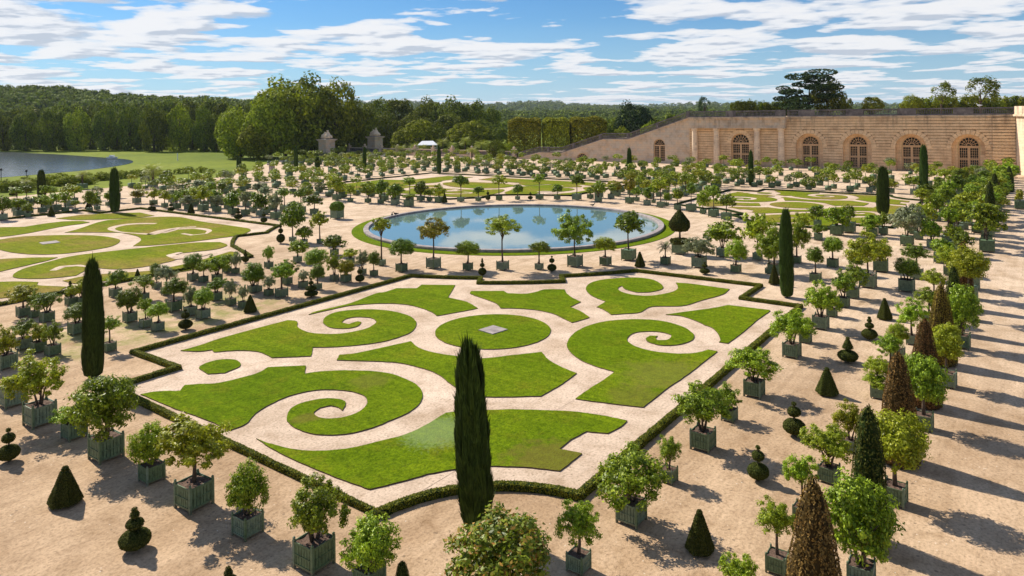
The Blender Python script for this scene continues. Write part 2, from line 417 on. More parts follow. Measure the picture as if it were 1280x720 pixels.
def catmull(pts, closed=True, sub=4, corner=50):
    """pts [(x,y)], sharp turns stay sharp"""
    P = [np.array(p[:2], float) for p in pts]; n = len(P); out = []
    def turn(i):
        if not closed and (i == 0 or i == n-1): return True
        a = P[i]-P[i-1]; b = P[(i+1) % n]-P[i]
        ang = abs(math.degrees(math.atan2(a[0]*b[1]-a[1]*b[0], a@b))); return ang > corner
    cr = [turn(i) for i in range(n)]
    for i in range(n if closed else n-1):
        p1, p2 = P[i], P[(i+1) % n]
        p0 = P[i-1] if not cr[i] else 2*p1-p2
        p3 = P[(i+2) % n] if not cr[(i+1) % n] else 2*p2-p1
        L = np.linalg.norm(p2-p1); k = max(1, min(sub, int(L/.35)+1))
        for j in range(k):
            t = j/k
            out.append(.5*((2*p1)+(-p0+p2)*t+(2*p0-5*p1+4*p2-p3)*t*t+(-p0+3*p1-3*p2+p3)*t**3))
    if not closed: out.append(P[-1])
    return out
def mirror(p): return (180.4-p[0], p[1])
def lawn(poly, label, material='lawn', z=.07, mir=False, name='lawn'):
    if mir: poly = [mirror(p) for p in poly][::-1]
    P = catmull(poly, sub=6)
    P = [p+RNG.normal(0, .012, 2) for p in P]
    a = sum(P[i][0]*P[(i+1) % len(P)][1]-P[(i+1) % len(P)][0]*P[i][1] for i in range(len(P)))
    if a < 0: P = P[::-1]
    n = len(P); v = [(p[0], p[1], z) for p in P]+[(p[0], p[1], -.01) for p in P]
    f = [tuple(range(n))]+[(i, n+i, n+(i+1) % n, (i+1) % n) for i in range(n)]
    me = mesh_np(name, v, f, material); me.materials.append(M['soil'])
    for q in me.polygons[1:]: q.material_index = 1
    return tag(link(name, me), label, 'lawn bed')
def px(l): return [at(x, y) for x, y in l]
def circle(c, r, n=48): return [(c[0]+r*math.cos(2*math.pi*i/n), c[1]+r*math.sin(2*math.pi*i/n)) for i in range(n)]
PC = (90.3, 65.0)                                                # centre of the pool

# hedge outlines, in metres
def arc(c, r, a0, a1, n=14):
    return [(c[0]+r*math.cos(R(a0+(a1-a0)*i/n)), c[1]+r*math.sin(R(a0+(a1-a0)*i/n))) for i in range(n+1)]
def ang(p): return math.degrees(math.atan2(p[1]-PC[1], p[0]-PC[0])) % 360
def ring(p0, p1, r, n=12): return arc(PC, r, ang(p0), ang(p1), n)
hedgeA = [(26.2, 53.0), (26.2, 47.1), (21.9, 47.1), (21.3, 22.6)] + arc((20.3, 15.6), 7.1, 82, 6, 10) + [(64.9, 16.3), (64.9, 21.4), (70.6, 21.4)] \
    + ring((70.4, 34.8), (64.2, 40.3), 36.6, 6) + ring((62.0, 38.6), (56.6, 45.2), 39.0, 6) + ring((58.8, 46.6), (54.3, 53.0), 36.9, 6)
hedgeB = [(22, 77.3), (52.5, 77.3)] + ring((55.2, 86.4), (60.2, 92.6), 40.6, 8) + ring((64.5, 91.5), (69.5, 96.2), 36.8, 5) + [(69.5, 137.5), (62.2, 137.5), (62.2, 144.0), (22, 144.0), (22, 77.3)]
bedA = sheet('bed_gravel', hedgeA, .006, 'bed_gravel'); bedB = sheet('bed_gravel', hedgeB[:-1], .006, 'bed_gravel')
sheet('bed_gravel', [mirror(p) for p in hedgeA], .006, 'bed_gravel'); sheet('bed_gravel', [mirror(p) for p in hedgeB[:-1]], .006, 'bed_gravel')

def hedge(path, closed, label, w=.40, h=.31, step=.3, leaf=.035, dens=260, group=None):
    P = [np.array(p) for p in path]
    if closed and np.linalg.norm(P[0]-P[-1]) < .01: P = P[:-1]
    n = len(P); off = []
    for i in range(n):
        a = P[i]-P[i-1] if (closed or i > 0) else P[1]-P[0]
        b = P[(i+1) % n]-P[i] if (closed or i < n-1) else P[-1]-P[-2]
        a = a/np.linalg.norm(a); b = b/np.linalg.norm(b)
        na, nb = np.array([-a[1], a[0]]), np.array([-b[1], b[0]]); m = na+nb; m /= np.linalg.norm(m)
        off.append(m/max(.45, m@na))
    S = []
    for i in range(n if closed else n-1):
        j = (i+1) % n; L = np.linalg.norm(P[j]-P[i]); k = max(1, int(L/step))
        for t in range(k): S.append((P[i]+(P[j]-P[i])*t/k, off[i]+(off[j]-off[i])*t/k))
    if not closed: S.append((P[-1], off[-1]))
    prof = [(-.5, 0), (-.53, .5), (-.46, .95), (0, 1.03), (.46, .95), (.53, .5), (.5, 0)]
    v = []; ns = len(S); f = []
    for p, m in S:
        for a, b in prof:
            q = p+m*a*w*RNG.uniform(.9, 1.1); v.append((q[0], q[1], b*h*RNG.uniform(.93, 1.07)))
    K = len(prof)
    for i in range(ns if closed else ns-1):
        j = (i+1) % ns
        for k in range(K-1): f.append((i*K+k, i*K+k+1, j*K+k+1, j*K+k))
    v = np.array(v); f = np.array(f); base_nf = len(f)
    parts = [(v, f)]
    if dens:
        a = v[f[:, 0]]; b = v[f[:, 1]]; c = v[f[:, 2]]; d = v[f[:, 3]]
        nr = np.cross(c-a, d-b); ar = np.linalg.norm(nr, axis=1)/2; nr /= np.linalg.norm(nr, axis=1, keepdims=True)+1e-9
        nr *= np.sign((nr*((a+c)/2-np.repeat(np.array([[s[0][0], s[0][1], h*.4] for s in S])[:ns if closed else ns-1], K-1, 0))).sum(1))[:, None]
        cnt = RNG.poisson(ar*dens); idx = np.repeat(np.arange(len(f)), cnt)
        u, w_ = RNG.uniform(0, 1, (2, len(idx), 1))
        pts = (a[idx]*(1-u)+b[idx]*u)*(1-w_)+(d[idx]*(1-u)+c[idx]*u)*w_
        parts.append(cards(pts+nr[idx]*.012, nr[idx], leaf, rng=RNG, spread=.6))
    V, F = merge(parts); me = mesh_np('box_hedge', V, F, 'box_hedge')
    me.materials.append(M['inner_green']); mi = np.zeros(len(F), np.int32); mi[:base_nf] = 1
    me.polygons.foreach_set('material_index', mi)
    return tag(link('box_hedge', me), label, 'hedge', group)
hedge(hedgeA, True, 'low clipped box hedge outlining the near central parterre of scroll lawns', dens=420, leaf=.045)
hedge(hedgeB, True, 'low clipped box hedge outlining the parterre at the left edge of the photo', dens=90, leaf=.08, step=.8)
hedge([mirror(p) for p in hedgeA], True, 'low clipped box hedge outlining the far right parterre in front of the arched stone wing', dens=0, step=1.5)
hedge([mirror(p) for p in hedgeB], True, 'low clipped box hedge outlining the far parterre directly behind the round pool', dens=0, step=1.5)

A = {
 'pointed lawn with a long thin tail, at the top left of the near parterre': [(386,394),(395,390),(425,383),(440,379),(470,367.5),(480,366),(496,361),(521,361),(527,356.6),(569,357),(560,372.5),(580,377),(587.5,380),(597.5,386),(580,389.5),(546,395.6),(539,390.6),(524,385),(505,381),(480,380),(455,381),(432.5,383.5),(407.5,389)],
 'bow-shaped lawn nearest the pool between two scroll lawns': [(587.5,367.5),(589,364.5),(630,364.4),(634,367),(640,367.5),(656,368),(670,365.6),(681,362.5),(706,362.5),(708,367),(715,372.5),(726,378),(712.5,384.4),(725,389.4),(737,397.5),(727.5,400.6),(715,404),(705,399.4),(694,394),(677.5,389.4),(659,387),(640,386),(626,386),(620,380),(607.5,375),(596,371)],
 'curled scroll lawn at the top right of the near parterre': [(757.5,377.5),(745,373),(736,367.5),(732.5,361),(738,354.5),(755,350),(790,347.5),(812.5,349.5),(824,354),(829,359.5),(825,363),(810,366),(795,366),(782.5,362.5),(777,358),(772.5,361),(776,365),(790,369),(810,370.5),(830,368),(844,364),(847.5,360),(845,354),(865,355.5),(890,359),(912,362),(902.5,369),(877.5,376),(852.5,383),(815,384),(800,391),(780,393),(764,394),(755,388),(746,384.5)],
 'wedge-shaped lawn at the right corner of the near parterre beside the hedge': [(832.5,394),(852.5,391),(890,386),(910,382),(960,388),(962.5,389.4),(947.5,400),(930,415),(910,430),(899,428.5),(900.6,425),(896,416),(889,410),(880,407),(875,404),(852.5,396)],
 'large curled scroll lawn on the right side of the near parterre': [(768,465.5),(745,459),(722.5,449),(709,435),(712.5,422.5),(725,412.5),(745,405),(770,401),(802.5,400),(830,402.5),(852.5,409),(866,417.5),(867,424),(857.5,429.5),(840,432.5),(822.5,432),(810,428),(807.5,424),(812.5,420.7),(822,420.7),(819,423.5),(822,426),(832,426),(838.5,423),(839,419.5),(827.5,416),(810,415),(792.5,417),(784,424),(787.5,430),(800,436),(820,440.5),(847.5,443),(870,442),(885,438),(897,440),(865,465),(835,486),(804,510),(780,507.5),(740,502.5),(719,499.5),(740,485),(757.5,474)],
 'waisted lawn below the round lawn in the middle of the near parterre': [(421,451),(424,444.5),(445,442.5),(475,436),(514,427.5),(522.5,435),(540,441),(570,446),(602,449),(640,445),(662.5,442.5),(677.5,441),(685,450),(700,459),(721,467.5),(700,482.5),(676,496),(640,497),(604,497),(588,494),(575,489),(562.5,480),(545,467.5),(520,459),(495,454),(457.5,452)],
 'curled scroll lawn at the upper left of the near parterre': [(226,439),(250,432.5),(275,424),(320,411.5),(360,401),(371,402.5),(372.5,410),(385,416),(400,418),(425,418),(455,412.5),(468,406),(470,402),(463,398),(445,397),(432,399.5),(427,404),(436,406),(447,402.5),(452,403.5),(448,408),(440,410.5),(427.5,411.5),(412.5,410),(404,404),(408,396),(425,390),(455,387.5),(485,389),(510,395),(520,403),(517.5,412.5),(507.5,419),(480,427.5),(445,432.5),(415,434.5),(391,435),(389,446),(365,447),(340,448),(332.5,444),(320,440),(295,439),(267.5,441),(265,438),(250,440)],
 'small oval lawn at the left corner of the near parterre': [(249,461),(260,468.5),(281,467),(299.5,459),(299,453),(289,450),(271,451),(256,455.6)],
 'large curled scroll lawn at the lower left of the near parterre': [(176,494),(195,490.5),(225,489.5),(231,482.5),(250,481),(275,479.5),(320,468),(335,460),(382,458),(381,468),(400,465.5),(432.5,464),(470,465.5),(495,470),(517.5,480),(527.5,490),(527,501),(515,514),(490,526),(460,537.5),(430,544),(402.5,544.5),(377.5,540),(361,530),(359,520),(367.5,509),(387.5,502),(410,499),(427.5,501),(432.5,506),(427.5,514),(422.5,510),(412.5,508),(400,511),(392.5,517.5),(397.5,522.5),(412.5,524.5),(432.5,522),(450,515),(459,505),(455,496),(440,490.5),(417.5,488),(392.5,489),(365,495),(342.5,504),(320,517.5),(307.5,531),(287,539),(262,527.5),(225,514),(200,504)],
 'wide lawn with a brown corner along the near edge of the parterre behind the tall cypress': [(320,549),(335,555),(365,562.5),(400,565),(440,561),(475,552.5),(505,545),(532.5,532.5),(552.5,520),(565,516),(606,514),(640,513),(677.5,514),(715,515.5),(752.5,520.5),(784,527),(775,535),(760,543),(732.5,540.5),(715,550),(699,562.5),(727.5,568),(700,590),(665,586),(640,584.5),(611,584),(572,587.5),(535,594),(505,602.5),(462.5,613),(425,600),(382.5,582.5),(345,565)],
}
FARL = dict(zip(A, ['pointed lawn in the far right parterre, pool side', 'bow-shaped lawn in the far right parterre, nearest the pool', 'curled scroll lawn in the far right parterre, lower middle', 'wedge-shaped lawn in the far right parterre, at its near right corner', 'large scroll lawn at the right of the far right parterre', 'waisted lawn above the middle of the far right parterre', 'curled scroll lawn at the upper left of the far right parterre', 'small oval lawn at the far left corner of the far right parterre', 'large scroll lawn along the top of the far right parterre', 'wide lawn along the top right edge of the far right parterre']))
for lb, pl in A.items():
    w = px(pl); lawn(w, lb, 'lawn'); lawn(w, FARL[lb], 'lawn_dry', mir=True)
MED = (44.95, 34.5)
lawn(circle(MED, 4.54), 'round lawn with a pale square stone in its middle, centre of the near parterre', 'lawn')
lawn(circle(MED, 4.54), 'round lawn at the centre of the far right parterre', 'lawn_dry', mir=True)
Bl = {
 'round lawn at the centre of the {} parterre': [(-10,304),(0,299.8),(30,296),(75,294.3),(120,295),(145,298.5),(150,302),(140,308),(115,313),(80,317.5),(45,318.5),(15,316),(-4,311)],
 'narrow lawn strip along the top edge of the {} parterre': [(70,273.4),(100,269),(140,267),(175,266),(193,270),(170,272.5),(130,274.5),(95,275.3)],
 'leaf-shaped lawn left of the round lawn in the {} parterre': [(-20,298),(10,295.5),(40,291),(62,286.5),(84,282.5),(100,280.5),(112,278.2),(100,276.6),(78,277.2),(55,280),(30,284),(0,284.5),(-20,286)],
 'broad scroll lawn on the pool side of the {} parterre': [(81,291),(100,286),(120,279),(135,275.5),(180,272.3),(222,271.5),(250,277),(285,282),(313,287),(300,294),(270,298.5),(235,303),(190,307),(166,308),(176,301),(172,296),(155,292),(140,291)],
 'browned scroll lawn below the round lawn of the {} parterre': [(16,345),(28,337),(60,328),(88,321),(125,316),(180,310),(240,304),(275,303),(284,307),(270,312),(240,315.5),(212,318),(214,322),(226,323),(210,328),(180,334),(150,337),(128,336),(118,333.5),(108,338),(95,345),(60,348.5),(25,348.5)],
 'small lawn tongue beside the browned scroll of the {} parterre': [(-16,341),(0,340),(30,333),(60,326),(72,322.2),(40,322.5),(0,324.5),(-16,327)],
 'plain lawn corner nearest the camera in the {} parterre': [(-20,353.5),(20,352.5),(48,353.2),(47,357),(60,358),(84,359),(75,364),(40,369),(0,373.5),(-20,375.5)],
 'long lawn strip along the hedge facing the potted trees of the {} parterre': [(78,351.5),(110,345),(150,341.5),(190,338.5),(240,328.5),(288,315),(298,316),(292,324),(255,335),(200,344),(140,351),(92,355)],
}
rib = [([(195,280),(170,280.2),(150,282.5),(139,286.5),(150,290.5),(175,292.5),(190,293.5)], 1.1), ([(188,294),(204,289),(225,285),(245,284)], 1.5),
       ([(204,292),(220,287),(245,286),(261,288.5),(258,292.5),(240,294.5),(228,292.5)], .9), ([(66,339),(78,334),(98,332.5),(112,335),(118,339)], .8),
       ([(226,316),(213,319.5),(222,324),(250,321),(262,317)], .8)]
def ribbon(pts, w, mir=False):
    P = catmull(pts, closed=False, sub=5)
    if mir: P = [np.array(mirror(p)) for p in P]
    n = len(P); v = []
    for i, p in enumerate(P):
        d = P[min(i+1, n-1)]-P[max(i-1, 0)]; d /= np.linalg.norm(d); m = np.array([-d[1], d[0]])
        t = w*.5*(.35+.65*math.sin(math.pi*min(1, (i+.5)/n*1.3+.15)) if i < n*.8 else .6)
        v += [(*(p+m*t), .078), (*(p-m*t), .078)]
    f = [(2*i, 2*i+1, 2*i+3, 2*i+2) if not mir else (2*i, 2*i+2, 2*i+3, 2*i+1) for i in range(n-1)]
    tag(link('gravel_curl', mesh_np('gravel_curl', v, f, 'bed_gravel')), kind='structure')
for lb, pl in Bl.items():
    w = px(pl); lawn(w, lb.format('left'), 'lawn_dry'); lawn(w, lb.format('far middle'), 'lawn_dry', mir=True)
for pl, wd in rib:
    w = px(pl); ribbon(w, wd*1.3); ribbon(w, wd*1.3, True)
for pl, lb in (([(27, 124), (40, 124.5), (54, 124), (66, 125), (67.5, 134.5), (60, 135), (59.5, 141.5), (44, 141.5), (42, 134), (27, 133)], 'wide lawn at the outer left end of the far middle parterre'),
              ([(25, 84), (29, 83), (33, 92), (34, 104), (32, 118), (25, 119)], 'long lawn along the far hedge of the far middle parterre')):
    lawn(pl, lb, 'lawn_dry', z=.075, mir=True)
def stone_slab(c, r, label):
    m = MB(); m.prism([(c[0]+r*math.cos(a), c[1]+r*math.sin(a)) for a in [R(k*90+YAW*0+36-45+45) for k in range(4)]], .06, .13)
    tag(m.build('stone_slab', 'rim_stone'), label, 'stone')
stone_slab(MED, 1.15, 'pale square stone lying in the middle of the round lawn')
xB = at(62, 304); stone_slab(xB, 1.5, 'pale square stone in the round lawn of the left parterre')

# pool: grass ring, rim, water
gr = [(PC[0]+r_*math.cos(a), PC[1]+r_*math.sin(a), z) for r_, z in ((24.5, -.01), (24.5, .06), (22.7, .06)) for a in [2*math.pi*i/128 for i in range(128)]]
gf = [(k*128+i, k*128+(i+1) % 128, (k+1)*128+(i+1) % 128, (k+1)*128+i) for k in range(2) for i in range(128)]
tag(link('grass_ring', mesh_np('grass_ring', gr, gf, 'lawn')), 'narrow ring of mown grass around the stone rim of the round pool', 'lawn bed')
prof = [(22.75, 0), (22.8, .3), (22.75, .40), (22.05, .40), (22.0, .34), (22.0, -.5)]
seg = 160
v = [(PC[0]+(r_+(RNG.uniform(-.015, .015)))*math.cos(2*math.pi*i/seg), PC[1]+r_*math.sin(2*math.pi*i/seg), z) for r_, z in prof for i in range(seg)]
f = [(k*seg+i, k*seg+(i+1) % seg, (k+1)*seg+(i+1) % seg, (k+1)*seg+i) for k in range(len(prof)-1) for i in range(seg)]
tag(link('pool_rim', mesh_np('pool_rim', v, f, 'rim_stone')), 'weathered round stone rim of the garden pool', 'pool rim')
sheet('water', circle(PC, 22.02, 128), .10, 'pool_water')
lake = px([(-140, 232), (0, 222), (60, 217), (110, 212.5), (150, 207), (166, 203), (160, 199.5), (130, 197), (80, 193.5), (40, 191.5), (0, 190), (-140, 190)])
sheet('lake_water', [tuple(p) for p in catmull(lake, sub=4)], .03, 'lake_water')

# ================================================================ plant kit
def planter_meshes():
    full, post, lite = MB(), MB(), MB()
    h, a = .93, .5
    for s in (-1, 1):
        for ax in (0, 1):
            for k in range(7):                                   # upright boards
                c = -.42+k*.14; t0, t1 = s*(a-.06), s*(a-.015)
                lo, hi = sorted((t0, t1))
                (full.box(c-.058, c+.058, lo, hi, .13, h-.03) if ax == 0 else full.box(lo, hi, c-.058, c+.058, .13, h-.03))
            for z0, z1, e in ((.12, .20, .004), (h-.08, h, .004), (.5, .53, .008)):
                lo, hi = sorted((s*(a-.03), s*(a+e)))
                (full.box(-.455, .455, lo, hi, z0, z1) if ax == 0 else full.box(lo, hi, -.455, .455, z0, z1))
    full.box(-.43, .43, -.43, .43, .14, .85)
    post.box(-.045, .045, -.045, .045, 0, .98)
    post.lathe([(.03, 0), (.052, .03), (.05, .07), (.015, .10)], n=8, z0=.98)
    lite.box(-.48, .48, -.48, .48, .12, h-.04)
    for x in (-1, 1):
        for y in (-1, 1): lite.box(x*a-.05*(x > 0)-.0, x*a+.05*(x < 0), y*a-.05*(y > 0), y*a+.05*(y < 0), 0, 1.03)
    for s in (-1, 1):
        lo, hi = sorted((s*(a-.02), s*(a+.004)))
        for z0, z1 in ((.12, .2), (h-.08, h)):
            lite.box(-.45, .45, lo, hi, z0, z1); lite.box(lo, hi, -.45, .45, z0, z1)
    soil = MB(); n = 8; vs = []; fs = []
    for i in range(n+1):
        for j in range(n+1): vs.append((-.46+.92*i/n, -.46+.92*j/n, .88+random.uniform(-.02, .03)))
    fs = [(i*(n+1)+j, (i+1)*(n+1)+j, (i+1)*(n+1)+j+1, i*(n+1)+j+1) for i in range(n) for j in range(n)]
    soil.add(vs, fs)
    return full.mesh('planter', 'planter_paint'), post.mesh('corner_post', 'planter_paint'), lite.mesh('planter_plain', 'planter_paint'), soil.mesh('soil', 'soil')
PL_FULL, PL_POST, PL_LITE, PL_SOIL = planter_meshes()
def trunk_mesh(seed, multi=False):
    """unit height to the crown centre, limbs fan into the crown"""
    r = random.Random(seed); m = MB()
    if not multi:
        b = (r.uniform(-.03, .03), r.uniform(-.03, .03))
        m.tube([(0, 0, 0), (b[0], b[1], .3), (b[0]*.3, b[1]*1.3, .62), (0, 0, 1)], [.062, .045, .04, .02], 8)
        st = .58
    else:
        for k in range(3):
            a = k*2.1+r.random(); m.tube([(.05*math.cos(a), .05*math.sin(a), 0), (.14*math.cos(a), .14*math.sin(a), .4), (.3*math.cos(a), .3*math.sin(a), .95)], [.04, .03, .015], 6)
        st = .35
    for k in range(7):
        a = k*.9+r.random()*.5; z = st+r.uniform(0, .15); e = r.uniform(.25, .45)
        m.tube([(0, 0, z), (e*.5*math.cos(a), e*.5*math.sin(a), z+.22), (e*math.cos(a), e*math.sin(a), z+r.uniform(.4, .62))], [.025, .017, .006], 5)
    return m.mesh('trunk', 'bark', True)
TR = [trunk_mesh(i) for i in range(4)] + [trunk_mesh(9, True), trunk_mesh(10, True)]
def cm(name, vf, mt='leaf_g'): return mesh_np(name, vf[0], vf[1], mt)
CR = {'d': [cm('crown', tufts(9500, .050, 120+i*8, .21, 10+i, rmin=.62, rmax=.98, lo=-.62, inner=.3)) for i in range(6)],
      'l': [cm('crown', tufts(7200, .052, 66+i*5, .20, 20+i, rmin=.30, rmax=1.08, lo=-.5, inner=.14)) for i in range(7)],
      'fd': [cm('crown', tufts(1900, .10, 60, .26, 30+i, rmin=.55, rmax=.98, lo=-.55, inner=.25)) for i in range(6)],
      'fl': [cm('crown', tufts(1600, .10, 42, .25, 40+i, rmin=.3, rmax=1.05, lo=-.48, inner=.15)) for i in range(6)]}
CR['o'] = [cm('crown', (lambda rng: cards(*(lambda p: (p*rng.uniform(.45, 1.08, (len(p), 1)), p+np.array([0, 0, .3])))(sph(6000, rng)), .07, aspect=.22, rng=rng, spread=.8))(np.random.default_rng(55)))]
def palm_mesh(nf=34, seg=9, seed=3, leafy=2, droop=1.0, wide=.17):
    rng = np.random.default_rng(seed); V = []; F = []
    for k in range(nf):
        a = k*2.399; el = rng.uniform(-.25, 1.25); L = rng.uniform(.8, 1.05)
        p = np.zeros(3); d = np.array([math.cos(a)*math.cos(el), math.sin(a)*math.cos(el), math.sin(el)])
        side = np.array([-math.sin(a), math.cos(a), 0])
        for s in range(seg):
            q = p+d*L/seg; wd = wide*math.sin(math.pi*(s+.6)/(seg+.4))+.015
            for sg in (-1, 1):
                for u in range(leafy):
                    b = p+(q-p)*(u+.2)/leafy; t = b+side*sg*wd+d*wd*.6+np.array([0, 0, -wd*.35]); o = len(V)
                    V += [b, b+d*.022, t+d*.012, t]; F.append((o, o+1, o+2, o+3))
            o = len(V); V += [p-side*.006, p+side*.006, q+side*.005, q-side*.005]; F.append((o, o+1, o+2, o+3))
            p = q; d = d+np.array([0, 0, -.17*droop]); d /= np.linalg.norm(d)
    return np.array(V), np.array(F)
CR['p'] = [cm('fronds', palm_mesh(), 'leaf_o')]

COLW = {'g': 'green', 'b': 'bright green', 'y': 'yellow-green', 'k': 'dark green', 'o': 'grey-green', 'a': 'orange-tinged'}
MATW = {k: 'leaf_'+k for k in 'gbykoam'}; COLW['m'] = 'red-tipped green'
ORD = ['', 'first', 'second', 'third', 'fourth', 'fifth', 'sixth', 'seventh', 'eighth', 'ninth', 'tenth', 'eleventh', 'twelfth', 'thirteenth', 'fourteenth', 'fifteenth', 'sixteenth', 'seventeenth', 'eighteenth', 'nineteenth', 'twentieth']
def ordw(n): return ORD[n] if n < len(ORD) else 'number %d' % n
def crown_obj(shape, mt, root, loc, sc, far=False, name='crown'):
    key = shape if shape in ('o', 'p') else (('f' if far else '')+shape)
    me = random.choice(CR[key]); o = link(name, me, root, loc, sc, random.uniform(0, 6.28))
    if MATW.get(mt, mt) != me.materials[0].name.lower():
        o.material_slots[0].link = 'OBJECT'; o.material_slots[0].material = M[MATW.get(mt, mt)]
    return o
def potted(x, y, box, zt, zb, cw, mt, shape, far=False, rz=None):
    """zt, zb: top and underside of the crown above ground; cw its width"""
    root = empty('potted_palm' if shape == 'p' else 'potted_tree', (x, y, 0), random.gauss(0, R(3)) if rz is None else rz)
    bh = box*.9
    if far: link('planter', PL_LITE, root, (0, 0, 0), (box,)*3)
    else:
        p = link('planter', PL_FULL, root, (0, 0, 0), (box,)*3)
        for sx in (-1, 1):
            for sy in (-1, 1): link('corner_post', PL_POST, p, (sx*.47, sy*.47, 0))
        link('soil', PL_SOIL, root, (0, 0, 0), (box,)*3)
    zb = max(zb, bh*.85); zt = max(zt, zb+.5); ch = (zt-zb); cz = zb+ch*.5
    multi = zb < bh*1.25
    z0 = bh*.92; hgt_ = max(.3, cz-z0+ch*.08)
    tm = random.choice(TR[4:] if multi else TR[:4])
    link('trunk', tm, root, (0, 0, z0), (min(cw, 2.4)*.75,)*2+(hgt_,), random.uniform(0, 6.28))
    if shape == 'p':
        crown_obj('p', 'o', root, (0, 0, zb+ch*.45), (cw*.55, cw*.55, ch*.75), name='fronds')
    else:
        co_ = crown_obj(shape, mt, root, (random.gauss(0, .03)*cw, random.gauss(0, .03)*cw, cz), (cw*.5, cw*.5*random.uniform(.85, 1.08), ch*.54), far); co_.rotation_euler[0] = random.gauss(0, .10); co_.rotation_euler[1] = random.gauss(0, .10)
    return root

